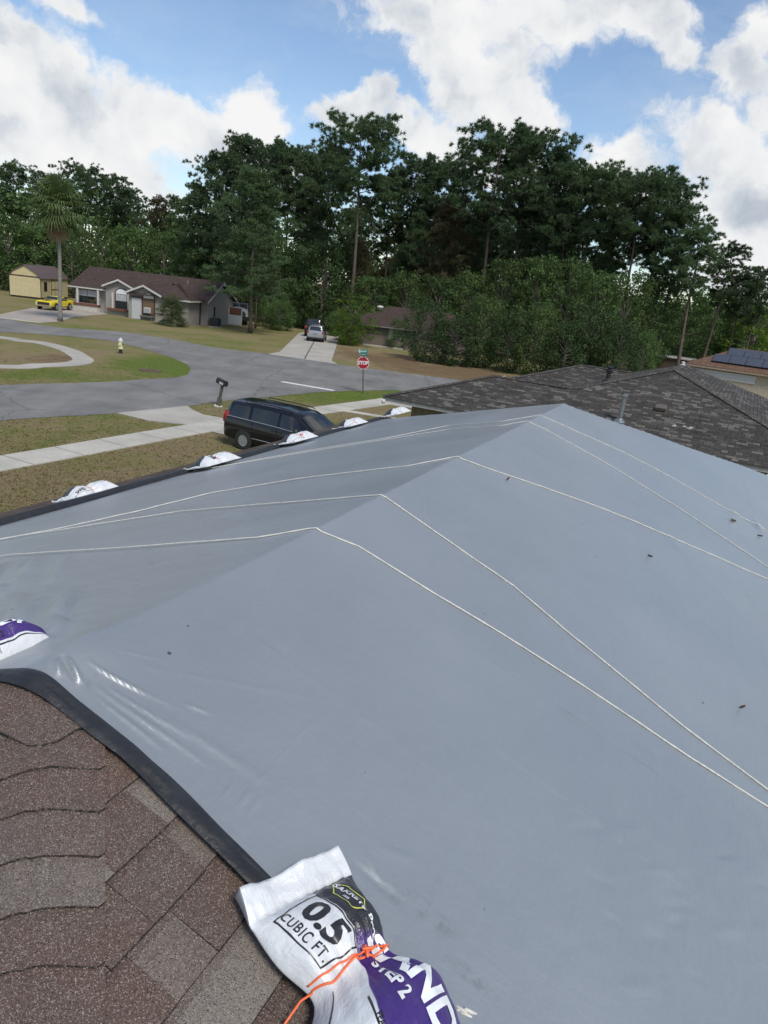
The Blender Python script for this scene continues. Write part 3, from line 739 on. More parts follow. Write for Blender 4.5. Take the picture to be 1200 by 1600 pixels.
# ---------------------------------------------------------------- ropes
M_ROPE = M('white_rope', (.55, .54, .49), .75, .2, 60)
def rope(left_px, right_px, label):
    Lp = [p for p in (on_slope(x, y, -1, .034) for x, y in left_px) if p[1] < -.12]; Rp = [p for p in (on_slope(x, y, 1) for x, y in right_px) if p[1] > .12]
    a, b = Lp[-1], Rp[0]; f_ = -a[1] / (b[1] - a[1]); am = a[0] + (b[0] - a[0]) * f_
    p, q = Lp[0], Lp[1]; f_ = (TQL - .02 - p[1]) / (p[1] - q[1]); Lp.insert(0, (p[0] + (p[0] - q[0]) * f_, TQL - .02))      # down to the hems
    p, q = Rp[-1], Rp[-2]; f_ = (TQR - p[1]) / (p[1] - q[1]); Rp.append((max(.1, p[0] + (p[0] - q[0]) * f_ * .5), TQR))
    pts = Lp + [(am, -.03), (am, .03)] + Rp
    path = []
    for i in range(len(pts) - 1):
        p, q = np.array(pts[i]), np.array(pts[i + 1]); n = max(2, int(np.linalg.norm(q - p) / .05))
        for k in range(n):
            c = p + (q - p) * k / n; path.append(TW(c[0], c[1], (.0042 if c[1] > -.05 else .0042 + .010 * min(1, -c[1])) + .002 * mnoise.noise((c[0] * 6, c[1] * 6, len(label)))))
    path.append(TW(pts[-1][0], pts[-1][1], .006))
    mb = MB(); c0 = path[0]
    rad = [.0040 * (1.0 + .18 * math.sin(i * 2.4) + (.7 if rr.random() < .012 else 0)) for i in range(len(path))]
    mb.tube([p - c0 for p in path], rad, 6); o = mb.build('rope', M_ROPE, smooth=True); o.location = c0
    tag(o, label, 'rope', 'white ropes tied over the tarp')
rope([(-60, 873), (0, 868), (200, 855), (400, 837), (505, 833)], [(512, 834), (560, 859), (680, 935), (787, 1000), (935, 1097), (1075, 1193), (1200, 1272), (1260, 1310)], 'nearest of the white ropes across the grey tarp')
rope([(60, 833), (100, 827), (280, 799), (460, 783), (560, 783), (590, 786)], [(600, 789), (700, 852), (800, 921), (892, 1000), (975, 1068), (1065, 1143), (1200, 1245), (1250, 1283)], 'second white rope up from the lower edge of the tarp')
rope([(58, 832), (100, 824), (212, 799), (330, 770), (473, 747), (640, 726), (712, 722)], [(724, 723), (825, 757), (942, 801), (1017, 832), (1117, 874), (1200, 910), (1250, 930)], 'middle white rope bending sharply where it crosses the tarp ridge')
rope([(373, 724), (480, 706), (600, 687), (700, 671), (780, 664), (822, 662)], [(832, 664), (852, 674), (950, 730), (1062, 801), (1140, 853), (1200, 892), (1240, 915)], 'white knotted rope just in front of the farthest rope')
rope([(380, 722), (480, 704), (600, 685), (700, 665), (780, 658), (833, 655)], [(846, 657), (900, 678), (975, 711), (1042, 745), (1117, 788), (1200, 834), (1240, 855)], 'farthest white rope, nearest to the peak end of the tarp')
k = on_slope(853, 674, 1); c0 = TW(k[0], k[1], .012); mb = MB(); mb.lathe([(0, -.02), (.02, -.012), (.026, 0), (.02, .014), (0, .02)], 8)
# small leaves and twigs lying on the tarp
M_LEAF = M('dead_leaf', (.075, .042, .022), .8)
def leaf(px, py, ln, wd, ang, label):
    a, q = on_slope(px, py, 1); mb = MB(); n = 6; vs = []; fs = []
    for i in range(n + 1):
        t = i / n; w = wd * math.sin(math.pi * min(1, t * .96 + .03)) ** .8
        for sgn in (-1, 0, 1):
            x = (t - .5) * ln; y = sgn * w / 2; aa = a + x * math.cos(ang) - y * math.sin(ang); qq = q + x * math.sin(ang) + y * math.cos(ang)
            vs.append(TW(aa, qq, .006 + (0.012 if sgn else .0) + .012 * t * t) - TW(a, q))
    for i in range(n):
        for k_ in range(2): fs.append((i * 3 + k_, i * 3 + k_ + 1, (i + 1) * 3 + k_ + 1, (i + 1) * 3 + k_))
    mb.add(vs, fs); o = mb.build('leaf', M_LEAF, smooth=True); o.location = TW(a, q); tag(o, label, 'leaf', 'dead leaves on the tarp')
leaf(1144, 820, .11, .05, .4, 'curled brown leaf on the tarp between the two far ropes'); leaf(1186, 843, .05, .02, 1.2, 'small dark leaf near the frame edge below the far rope')
leaf(1158, 1112, .03, .009, .9, 'dark twig shaped leaf scrap on the lower tarp near the edge'); leaf(793, 754, .04, .014, .2, 'thin dark leaf beside the middle rope near the ridge'); leaf(1014, 876, .035, .012, 2.0, 'thin dark leaf scrap just below the middle rope')

# ================================================================ SAND BAGS
def bag_material(name, split=.0, dark_from=.075, purple_from=.225, dark_to=9, crumple=.5):
    m, T, B = pbsdf(name)
    uv = T.new('ShaderNodeUVMap').outputs[0]; x, y, z = T.xyz(uv)
    n = T.noise(uv, 22, 4, .6)
    white = T.mix(T.map(n, .3, .7), (.58, .605, .63), (.69, .71, .72))
    wob = T.math('MULTIPLY', T.math('SUBTRACT', T.noise(uv, 6, 3), .5), .02)
    edge = T.math('ADD', T.map(x, .20, .34, split, split - .045, smooth=True), wob)
    pan = T.map(T.math('SUBTRACT', y, edge), -.001, .001)
    pan = T.math('MULTIPLY', pan, T.math('MULTIPLY', T.map(x, dark_from - .001, dark_from + .001), T.map(x, dark_to - .002, dark_to + .002, 1, 0)))
    pur = T.map(T.math('SUBTRACT', x, T.math('MULTIPLY', y, .25)), purple_from - .012, purple_from + .012)
    col = T.mix(pur, (.026, .027, .030), (.052, .022, .165))
    col = T.mix(T.map(n, .45, .75, 0, .25), col, (.09, .08, .13))
    line = T.math('SUBTRACT', T.map(T.math('ABSOLUTE', T.math('SUBTRACT', y, T.math('SUBTRACT', edge, .007))), .0016, .0022, 1, 0), 0)
    line = T.math('MULTIPLY', line, T.map(x, .34, .345))
    c = T.mix(pan, white, col); c = T.mix(line, c, (.03, .03, .035))
    T.l.new(c, B.inputs['Base Color']); B.inputs['Roughness'].default_value = .3; B.inputs['Specular IOR Level'].default_value = .5
    b = T.new('ShaderNodeBump'); b.inputs['Strength'].default_value = crumple; b.inputs['Distance'].default_value = .012
    r1 = T.math('ABSOLUTE', T.math('SUBTRACT', T.noise(T.vmath('MULTIPLY', uv, (7, 22, 1)), 2.2, 4, .6), .5)); r2 = T.math('ABSOLUTE', T.math('SUBTRACT', T.noise(T.vmath('MULTIPLY', uv, (30, 14, 1)), 2.0, 4, .6), .5))
    T.l.new(T.math('ADD', r1, T.math('MULTIPLY', r2, .6)), b.inputs['Height']); T.l.new(b.outputs[0], B.inputs['Normal'])
    return m
M_BAG = bag_material('printed_sand_bag'); M_BAGP = bag_material('purple_sand_bag', -.045, -1, -1)
M_INK = M('black_print', (.022, .022, .025), .35, .1); M_INKW = M('white_print', (.76, .78, .79), .35, .06); M_INKY = M('yellow_print', (.62, .66, .12), .4, .1); M_INKR = M('red_print', (.5, .06, .04), .4, .1)
M_ORANGE = M('orange_cord', (.85, .16, .055), .5, .12, 50)

class Bag:
    def __init__(s, P0, ex, ez, L=.60, W=.30, T=.105, tie=.46, pinch=.3, seed=1, header=.13, tip=False, bend=0.0):
        s.L, s.W, s.T, s.tie, s.pinch, s.seed, s.header, s.tip, s.bend = L, W, T, tie, pinch, seed, header, tip, bend
        ex = ex.normalized(); ez = (ez - ex * ez.dot(ex)).normalized(); ey = ez.cross(ex)
        s.mat = Matrix((ex, ey, ez)).transposed().to_4x4(); s.mat.translation = P0
    def prof(s, u):
        g = math.exp(-((u - s.tie) / .085) ** 2) if s.tie else 0
        hw = s.W / 2 * (1 - s.pinch * g)
        lo = max(0, (u - s.header) / (1 - s.header)) if not s.tip else u
        body = max(0.0, min(1, lo / .22)) ** .5 * max(0.0, min(1, (1 - u) / .16)) ** .55
        th = .007 + s.T * body * (1 - .34 * g)
        if s.bend: k_ = max(0, min(1, (u - s.tie) / .17)); k_ = k_ * k_ * (3 - 2 * k_); hw *= 1 + .46 * k_; th *= 1 + .30 * k_
        if s.tip: hw *= (max(0.02, min(1, (1 - u) / .5)) ** .6)
        else: hw *= 1 - .10 * body * (1 - g) + (.0 if u > s.header else .0)
        return hw, th
    def top(s, a, b, off=0.0):
        """a metres along, b metres across on the flat print"""
        u = min(1, max(0, a / s.L)); v = max(-1, min(1, b / (s.W / 2))); hw, th = s.prof(u)
        z = th * max(0, 1 - abs(v) ** 2.3) ** .62
        g = math.exp(-((u - s.tie) / .15) ** 2) if s.tie else 0
        sd = s.seed * 7.3
        cr = .0075 * g * math.sin(v * 21 + 3 * mnoise.noise((u * 6, v * 2, sd))) + .007 * mnoise.noise((a * 16, b * 22, sd)) + .0050 * mnoise.noise((a * 45, b * 38, sd + 3))
        hd = math.exp(-((u - s.header) / .035) ** 2) if not s.tip else 0
        cr += .003 * hd * math.sin(v * 34 + sd)
        side = math.sin(a * 31 + sd) * .004 + .006 * mnoise.noise((a * 11, sd, 2.0 * (1 if v > 0 else -1)))
        k = 1 - abs(v) ** 6
        lift = (.020 * math.sin(v * 2.6 + sd) ** 2 + .012 * abs(v)) * max(0, 1 - u / s.header) if (s.header > 0 and not s.tip) else 0
        return Vector((a, v * hw + side * abs(v) ** 3 - s.bend * (math.sqrt(max(0, a - s.tie * s.L) ** 2 + .0016) - .04), z + cr * k + lift + off))
    def build(s, label, mat, group=None, parent_name='sand_bag'):
        root = bpy.data.objects.new(parent_name, None); COL.objects.link(root); root.matrix_world = s.mat; root.empty_display_size = .1
        tag(root, label, 'sand bag', group); s.root = root
        na, nb = 90, 49; V = []; UV = []; Fc = []
        for i in range(na):
            for j in range(nb):
                a = s.L * i / (na - 1); v = math.sin((j / (nb - 1) * 2 - 1) * math.pi / 2); b = v * s.W / 2
                V.append(s.top(a, b)); UV.append((a, b))
        o = len(V)
        for i in range(na):
            for j in range(nb):
                p = V[i * nb + j]; V.append(Vector((p.x, p.y, -.004 if 0 < j < nb - 1 else p.z - .001))); UV.append(UV[i * nb + j])
        f = lambda i, j, k=0: k + i * nb + j
        for i in range(na - 1):
            for j in range(nb - 1):
                Fc.append((f(i, j), f(i + 1, j), f(i + 1, j + 1), f(i, j + 1))); Fc.append((f(i, j, o), f(i, j + 1, o), f(i + 1, j + 1, o), f(i + 1, j, o)))
            Fc.append((f(i, 0), f(i, 0, o), f(i + 1, 0, o), f(i + 1, 0))); Fc.append((f(i, nb - 1), f(i + 1, nb - 1), f(i + 1, nb - 1, o), f(i, nb - 1, o)))
        for j in range(nb - 1):
            Fc.append((f(0, j), f(0, j + 1), f(0, j + 1, o), f(0, j, o))); Fc.append((f(na - 1, j), f(na - 1, j, o), f(na - 1, j + 1, o), f(na - 1, j + 1)))
        np_mesh('sack', [tuple(p) for p in V], Fc, mat, root, smooth=True, uv=UV)
        return s
    def write(s, txt, a, b, size, ink, bold=.0, name='lettering', sx=1.0, rot=0.0, sp=1.0):
        pts, fs = text_cells(txt, size, bold, max(.004, size * .16), 'CENTER', sx, sp)
        c, q = math.cos(rot), math.sin(rot)
        V = [tuple(s.top(a + c * x - q * y, b + q * x + c * y, .0016)) for x, y in pts]
        mb = MB(); mb.add(V, fs); return mb.build(name, ink, s.root, smooth=True)
    def outline(s, poly, w, ink, closed=True, name='printed_line'):
        mb = MB(); n = len(poly)
        for i in range(n if closed else n - 1):
            p, q = Vector(poly[i]), Vector(poly[(i + 1) % n]); d = (q - p); L = d.length; d.normalize(); o = Vector((-d.y, d.x)); k = max(2, int(L / .006))
            for t in range(k):
                p0 = p + d * (L * t / k - .0 - (w / 2 if t == 0 else 0)); p1 = p + d * (L * (t + 1) / k + (w / 2 if t == k - 1 else 0))
                mb.add([tuple(s.top(*(r), .0014)) for r in (p0 - o * w / 2, p1 - o * w / 2, p1 + o * w / 2, p0 + o * w / 2)], [(0, 1, 2, 3)])
        return mb.build(name, ink, s.root)

nR = Vector((SL * Nv.x, SL * Nv.y, 1)).normalized(); nL = Vector((-SL * Nv.x, -SL * Nv.y, 1)).normalized()
def slope_pt(px, py, side, off, lift=False):
    a, q = on_slope(px, py, side, off); return RW(a, q, off if lift else 0)
# --- the near bag
p0 = slope_pt(440, 1372, 1, .03); p1 = slope_pt(598, 1592, 1, .10)
exN = (p1 - p0); exN -= nR * exN.dot(nR); exN.normalize()
B1 = Bag(p0 + nR * .046 + Vector((0, 0, .012)), exN, nR, L=.70, W=.300, T=.115, tie=.385, pinch=.30, seed=1, header=.11, bend=.34)
B1.build('large printed sand bag tied with orange cord beside the bare shingles', M_BAG, 'sand bags holding down the tarp')
B1.write('0.5', .170, -.050, .088, M_INK, .0038, sx=.98); B1.write('CUBIC FT.', .166, -.101, .026, M_INK, .0004, sp=1.15)
B1.outline([(.098, -.012), (.100, -.118), (.235, -.118), (.244, -.07), (.244, -.01), (.22, -.004), (.10, -.004)], .0034, M_INK)
B1.outline([(.092, .056), (.116, .084), (.166, .088), (.196, .056), (.170, .028), (.118, .028)], .0026, M_INKY)
B1.write('SAKRETE', .145, .057, .024, M_INKW, .0008, sp=1.06); B1.write('SINCE', .144, .075, .0075, M_INKW); B1.write('1936', .144, .039, .009, M_INKW, .0002)
B1.write('Profo', .232, .070, .027, M_INKW, .0008, rot=.1); B1.write('SAND', .365, .060, .084, M_INKW, .0030, sx=1.12); B1.write('STEP 2', .338, .006, .032, M_INKW, .0012, sx=1.1)
B1.write('FEATURES:', .415, -.050, .015, M_INK, .0003); B1.write('• Leveling sand', .43, -.068, .014, M_INK); B1.write('under pavers', .432, -.084, .0125, M_INK)
B1.outline([(.285, -.118), (.36, -.124), (.45, -.126), (.60, -.126)], .003, M_INK, False)
B1.write('For paver and patio base. Keep bag dry until used', .42, -.133, .0075, M_INK)
# orange cord round its waist
def cord_on(B, pts, rad, mat, name, label, group=None, cat='cord'):
    mb = MB(); mb.tube(pts, rad, 8); c0 = pts[0]; mb.v = [tuple(Vector(v) - c0) for v in mb.v]
    o = mb.build(name, mat, smooth=True); o.location = c0; return tag(o, label, cat, group)
W_ = lambda B, a, b, off=.004: B.mat @ B.top(a, b, off)
loop = []
for t in np.linspace(-1, 1, 40):
    b = math.sin(t * math.pi / 2) * .149; loop.append(W_(B1, .2695 + .012 * t + .006 * math.sin(t * 9), b))
tail1 = [slope_pt(x, y, 1, z, True) for x, y, z in [(432, 1622, .02), (447, 1597, .03), (470, 1564, .05)]]
tail2 = [W_(B1, .30, .147, .005), W_(B1, .36, .143, .005), W_(B1, .43, .141, .005), W_(B1, .50, .141, .005), W_(B1, .58, .141, .0)]
loop2 = [W_(B1, .2595 + .02 * t, math.sin(t * math.pi / 2) * .1485, .0045) for t in np.linspace(-.95, .4, 22)]
cord = empty('orange_cord', tuple(loop[0])); tag(cord, 'bright orange cord knotted round the waist of the near sand bag', 'cord')
def sub_tube(path, rad, nm, par, mat):
    mb = MB(); mb.tube([Vector(p) - par.location for p in path], rad, 8); return mb.build(nm, mat, par, smooth=True)
sub_tube(tail1 + loop + tail2, .0026, 'strand', cord, M_ORANGE); sub_tube(loop2, .0023, 'strand', cord, M_ORANGE)
kp = W_(B1, .266, .005, .006); mb = MB(); rr = random.Random(5)
path = [kp + Vector((rr.uniform(-.011, .011), rr.uniform(-.011, .011), rr.uniform(-.002, .009))) for _ in range(9)]
sub_tube(smooth_line([tuple(p) for p in path], 4), .0028, 'knot', cord, M_ORANGE)
# white rope end knotted below it
kp = slope_pt(718, 1583, 1, .03, True); w = empty('knotted_rope_end', tuple(kp)); tag(w, 'short white rope end with a knot beside the near sand bag', 'rope')
path = [kp + Vector((rr.uniform(-.012, .012), rr.uniform(-.012, .012), rr.uniform(-.01, .012))) for _ in range(10)]
sub_tube(smooth_line([tuple(p) for p in path], 4), .0042, 'knot', w, M_ROPE)
sub_tube([kp, slope_pt(726, 1583, 1, .035, True), slope_pt(738, 1592, 1, .03, True), slope_pt(760, 1612, 1, .028, True)], .0042, 'strand', w, M_ROPE); sub_tube([kp, slope_pt(728, 1577, 1, .04, True), slope_pt(745, 1586, 1, .03, True), slope_pt(775, 1610, 1, .028, True)], .0042, 'strand', w, M_ROPE)

# --- purple bag at the left, on the street slope just below the ridge end
tipP = slope_pt(76, 990, -1, .03); tail = slope_pt(-75, 1022, -1, .07)
ex2 = tipP - tail; ex2 -= nL * ex2.dot(nL); ex2.normalize()
B2 = Bag(tipP - ex2 * .50 + nL * .018, ex2, nL, L=.50, W=.225, T=.085, tie=0, seed=2, header=0, tip=True)
B2.build('purple and white sand bag with a pointed end, by the near ridge end', M_BAGP, 'sand bags holding down the tarp')
B2.write('SAND', .33, -.020, .075, M_INKW, .002); B2.write('PAVING', .26, -.058, .026, M_INKW, .0006); B2.write('STEP 2', .34, -.075, .028, M_INK, .0006); B2.write('For leveling and joint filling', .3, -.105, .010, M_INK)
B2.outline([(.40, .10), (.44, .02), (.43, -.05)], .012, M_INKW, False, 'printed_band')

# --- bags along the street eave
eave_labels = ['nearest of the white sand bags along the street eave', 'white sand bag marked 0.5, second along the street eave', 'white sand bag on the eave below the black minivan windshield',
               'white sand bag on the street eave just right of the minivan', 'farthest white sand bag on the eave, near the neighbour house corner']
M_BAGE = bag_material('white_sand_bag', -.03, .06, 9, .22, 1.0)
for i, ((px, py), rot, pk, hd) in enumerate(zip([(100, 789), (306, 737), (444, 698), (534, 672), (608, 653)], (.10, .05, .12, .05, .1), (.30, .16, .12, .16, .2), (.07, .1, .08, .1, .08))):
    pb = slope_pt(px, py, -1, .03)
    ex = Uv * math.cos(rot) + Nv * math.sin(rot) * (1 if i % 2 else .6)
    ex -= nL * ex.dot(nL)
    b = Bag(pb + nL * .066, ex, nL, L=.72 if i else .66, W=.36, T=.115, tie=.52, pinch=pk, seed=11 + i * 3, header=hd)
    b.build(eave_labels[i], M_BAGE, 'sand bags holding down the tarp')
    if i == 1: b.write('0.5', .285, -.100, .105, M_INK, .006, rot=.35)
    if i == 2: b.write('0.5', .40, -.09, .07, M_INKR, .003, rot=.3)
    if i == 0: b.outline([(.06, -.165), (.27, -.168)], .03, M_INK, False, 'printed_band'); b.write('SAND', .17, -.125, .05, M_INK, .002)
    if i in (2, 3, 4): b.outline([(.05, -.168), (.40, -.172)], .022, M_INK, False, 'printed_band')
    wl = [W_(b, .345 + .03 * t, math.sin(t * math.pi / 2) * .164, .003) for t in np.linspace(-1, 1, 24)]
    mbq = MB(); mbq.tube([Vector(b.mat.inverted() @ p) for p in wl], .0035, 6); mbq.build('tie_cord', M_ORANGE, b.root, smooth=True)
# bag at the far right corner of the tarp (on the far hip end)
a_, q_ = on_slope(1172, 737, 1); pb = RW(LR + 3.0, 2.62, .04)
nE = Vector((SL * Uv.x, SL * Uv.y, 1)).normalized()
b = Bag(pb, (Nv - nE * Nv.dot(nE)), nE, L=.62, W=.33, T=.10, tie=.4, pinch=.3, seed=31, header=.1); b.build('white sand bag just showing over the far right edge of the tarp', M_BAGE, 'sand bags holding down the tarp')

# ================================================================ NEIGHBOUR HOUSES
M_SHG = shingle_mat('grey_brown_shingles', (.020, .018, .017), (.056, .051, .046), (.175, .162, .145), .22, wid=.34)
M_SHD = shingle_mat('dark_brown_shingles', (.040, .029, .027), (.062, .043, .038), (.085, .06, .052), .2)
M_SHR = shingle_mat('red_brown_shingles', (.105, .060, .042), (.145, .085, .060), (.18, .11, .08), .2)
M_WHITE = M('white_trim_paint', (.50, .49, .47), .55, .1); M_DARK = M('dark_brown_trim', (.065, .030, .022), .6); M_GLASS = glass_mat('window_glass')
M_BLIND = M('pale_window_blind', (.36, .37, .38), .6, .15, 3); M_METAL = M('galvanised_metal', (.30, .32, .33), .38, .15, 12, metal=.8); M_BLACK = M('black_plastic', (.018, .018, .018), .5)

def nb_house():
    e1 = G(597.3, 618.7, 2.6); az = 115.5
    r = empty('neighbour_house', (e1[0], e1[1], 0), frame_az(None, az))
    tag(r, 'neighbour house with a wide grey brown hip roof behind the tarp', 'house')
    s = .335; z = 2.6
    mb = MB()
    hip_faces(mb, 0, 9.2, 0, 6.2, z, s); hip_faces(mb, 3.05, 15.2, .012, 16.6, z - .002, s, axis='y'); hip_faces(mb, .65, 12.6, 6.25, 14.6, z + .003, s); hip_faces(mb, 12.0, 24.0, 5.2, 13.4, z - .004, s)
    mb.build('roof', M_SHG, r)
    # ridge and hip cap rows
    capm = shingle_mat('cap_shingles', (.045, .042, .038), (.075, .070, .062), (.12, .11, .1), .2)
    def cap(p, q):
        caps = MB()
        p, q = Vector(p), Vector(q); d = (q - p); L = d.length; d.normalize(); o = Vector((-d.y, d.x, 0)).normalized(); n = int(L / .14); rr = random.Random(int(L * 100))
        for i in range(n):
            a = p + d * (i * L / n); b = p + d * ((i + 1) * L / n + .01); dz = .03 + rr.uniform(0, .006)
            vs = []
            for c, k in ((a, -.004), (b, .008)):
                for w in (-.15, -.05, .05, .15): vs.append(c + o * w + Vector((0, 0, dz + k - abs(w) * s * (1.0 if abs(d.z) < .02 else .72))))
            caps.add([tuple(v) for v in vs], [(0, 4, 5, 1), (1, 5, 6, 2), (2, 6, 7, 3)], [[(a.x + v.x, v.y) for v in (vs[f[0]], vs[f[1]], vs[f[2]], vs[f[3]])] for f in ((0, 4, 5, 1), (1, 5, 6, 2), (2, 6, 7, 3))])
        caps.build('ridge_cap', capm, r)
    zz = lambda h: z + s * h
    cap((0, 0, z), (3.1, 3.1, zz(3.1))); cap((3.1, 3.1, zz(3.1)), (6.1, 3.1, zz(3.1)))
    cap((6.15, 3.15, zz(3.1)), (9.125, 6.08, zz(6.07))); cap((15.2, .012, z), (9.125, 6.08, zz(6.07))); cap((9.125, 6.08, zz(6.07)), (9.125, 10.5, zz(6.07)))
    cap((.65, 6.25, z), (4.82, 10.42, zz(4.17))); cap((4.82, 10.42, zz(4.17)), (7.2, 10.42, zz(4.17))); cap((14.0, 9.3, zz(4.1)), (19.9, 9.3, zz(4.1))); cap((24, 5.2, z), (19.9, 9.3, zz(4.1)))
    # fascia / soffit / wall
    m = MB(); m.box(.02, 15.18, .02, .045, z - .17, z - .012); m.box(.02, .045, .05, 14.5, z - .17, z - .012); m.box(15.15, 15.18, .05, 16, z - .17, z - .012); m.build('fascia', M('grey_fascia', (.34, .33, .30), .6), r)
    m = MB(); m.box(.05, 15.14, .05, 14.4, z - .16, z - .14); m.build('soffit', M('grey_soffit', (.30, .29, .26), .7), r)
    m = MB(); m.box(.95, 14.7, .62, 14.0, -.05, z - .161); m.box(12.6, 23.5, 5.7, 13, -.05, z - .05); m.build('wall', M('olive_stucco', (.15, .135, .085), .9, bump=.3), r)
    m = MB(); m.box(0.03, 15.17, -.025, .018, z - .03, z - .004); m.build('drip_edge', M('dark_drip_edge', (.05, .048, .045), .6), r)
    # gutter downspout light at the corner
    m = MB(); m.lathe([(0, 0), (.06, .01), (.075, .09), (.05, .16), (0, .17)], 12, (.12, -.10, z - .25)); m.build('floodlight', M_WHITE, r, smooth=True)
    # roof fittings
    def pipe(x, y, z0, h, rd, nm, mat):
        m = MB(); m.lathe([(rd * 2.6, -.03), (rd * 2.4, .03), (rd * 1.35, .07), (rd * 1.2, .10), (rd, .10), (rd, h - .07), (rd * 1.5, h - .06), (rd * 1.55, h - .01), (rd * .9, h + .015), (.0, h + .02)], 16); o = m.build(nm, mat, r, smooth=True, angle=R(40)); o.location = (x, y, z0); return o
    pipe(8.22, 1.22, zz(1.22), .86, .075, 'vent_pipe', M_METAL)
    o = pipe(6.85, 5.6, zz(3.75), .42, .085, 'vent_stack', M_BLACK); m = MB(); m.lathe([(0, 0), (.15, .01), (.15, .05), (.09, .08), (.09, .13), (.14, .14), (.14, .18), (0, .22)], 14); m.build('cowl', M_BLACK, o, smooth=True, angle=R(40)).location = (0, 0, .38)
    pipe(9.1, 9.6, zz(6.0), .16, .05, 'vent_pipe', M_WHITE)
    m = MB(); m.poly([(-.19, -.16), (.19, -.16), (.17, .16), (-.17, .16)], 0, .13); o = m.build('roof_vent', M('weathered_brown_vent', (.10, .085, .07), .6), r, bevel=.02); o.location = (9.28, 2.52, zz(2.52) + .02); o.rotation_euler = (math.atan(s), 0, 0)
    # bits of white debris
    rr = random.Random(4)
    for k in range(9):
        m = MB()
        x = 10.1 + rr.uniform(-.35, .35); y = 1.55 + rr.uniform(-.06, .06); d = rr.uniform(.02, .06); m.box(x - d, x + d, y - d * .6, y + d * .6, zz(y) + .005, zz(y) + .04); m.build('debris', M_WHITE, r)
    return r
nb_house()

def solar_house():
    s1 = G(1070, 567, 2.6); az = 122
    r = empty('solar_house', (s1[0], s1[1], 0), frame_az(None, az)); tag(r, 'tan house with red brown roof carrying a bank of solar panels', 'house')
    s = .50; z = 2.6; mb = MB(); hip_faces(mb, 0, 22, 0, 7.8, z, s, (True, True)); mb.build('roof', M_SHR, r)
    m = MB(); m.box(.03, 21.97, .03, .07, z - .2, z - .012); m.box(.03, .07, .08, 7.7, z - .2, z - .012); m.build('fascia', M('tan_fascia', (.36, .26, .19), .6), r)
    m = MB(); m.box(.5, 21.5, .5, 7.3, -.05, z - .06); m.build('wall', M('beige_stucco', (.42, .36, .27), .9), r)
    m = MB(); m.box(.9, 6.6, .42, .498, 1.5, 2.25); m.build('awning_panel', M_WHITE, r)
    for x in (9.6, 13.0):
        m = MB(); m.box(x, x + 1.5, .44, .497, .9, 2.1); w = m.build('window', M_DARK, r); m = MB(); m.box(x + .08, x + 1.42, .425, .438, .98, 2.02); m.build('pane', M_GLASS, w)
        m = MB()
        for k in range(4): m.box(x + .08 + k * .44, x + .10 + k * .44, .41, .424, .98, 2.02)
        for k in range(4): m.box(x + .08, x + 1.42, .41, .4235, 1.0 + k * .33, 1.02 + k * .33)
        m.build('grille', M_WHITE, w)
    # solar bank on the near slope
    kk = math.sqrt(1 + s * s); pan, T, B = pbsdf('solar_cells'); uv = T.new('ShaderNodeTexCoord').outputs['Object']
    br = T.new('ShaderNodeTexBrick'); T.l.new(uv, br.inputs['Vector']); br.offset = 0; br.inputs['Color1'].default_value = (.035, .042, .062, 1); br.inputs['Color2'].default_value = (.045, .052, .072, 1); br.inputs['Mortar'].default_value = (.16, .17, .19, 1); br.inputs['Scale'].default_value = 1; br.inputs['Brick Width'].default_value = .166; br.inputs['Row Height'].default_value = .166; br.inputs['Mortar Size'].default_value = .006
    T.l.new(br.outputs['Color'], B.inputs['Base Color']); B.inputs['Roughness'].default_value = .22
    for row in range(2):
        for c in range(6 - row):
            x0 = 2.3 + c * 1.50 + row * 1.0; y0 = .75 + row * 1.38
            m = MB(); m.box(0, 1.46, 0, 1.50, .0, .045); o = m.build('solar_panel', pan, r); o.location = (x0, y0, z + s * y0 + .14); o.rotation_euler = (math.atan(s), 0, 0)
            f = MB(); f.box(-.02, 1.48, -.025, -.001, -.05, .05); f.build('panel_frame', M_BLACK, o)
    # low flat shed roof at its left
    g = G(1049, 557, 2.4); q = empty('carport', (g[0], g[1], 0), frame_az(None, az)); tag(q, 'low flat pale roofed carport beside the solar panel house', 'carport')
    m = MB(); m.box(-3.4, 2.2, -1, 4, 2.25, 2.4); m.build('roof', M('pale_metal_roof', (.46, .42, .38), .5, .25, 2), q)
    m = MB(); m.box(-3.2, 2.0, -.8, 3.8, 0, 2.25); m.build('wall', M('dark_brown_wall', (.085, .060, .045), .8), q)
solar_house()

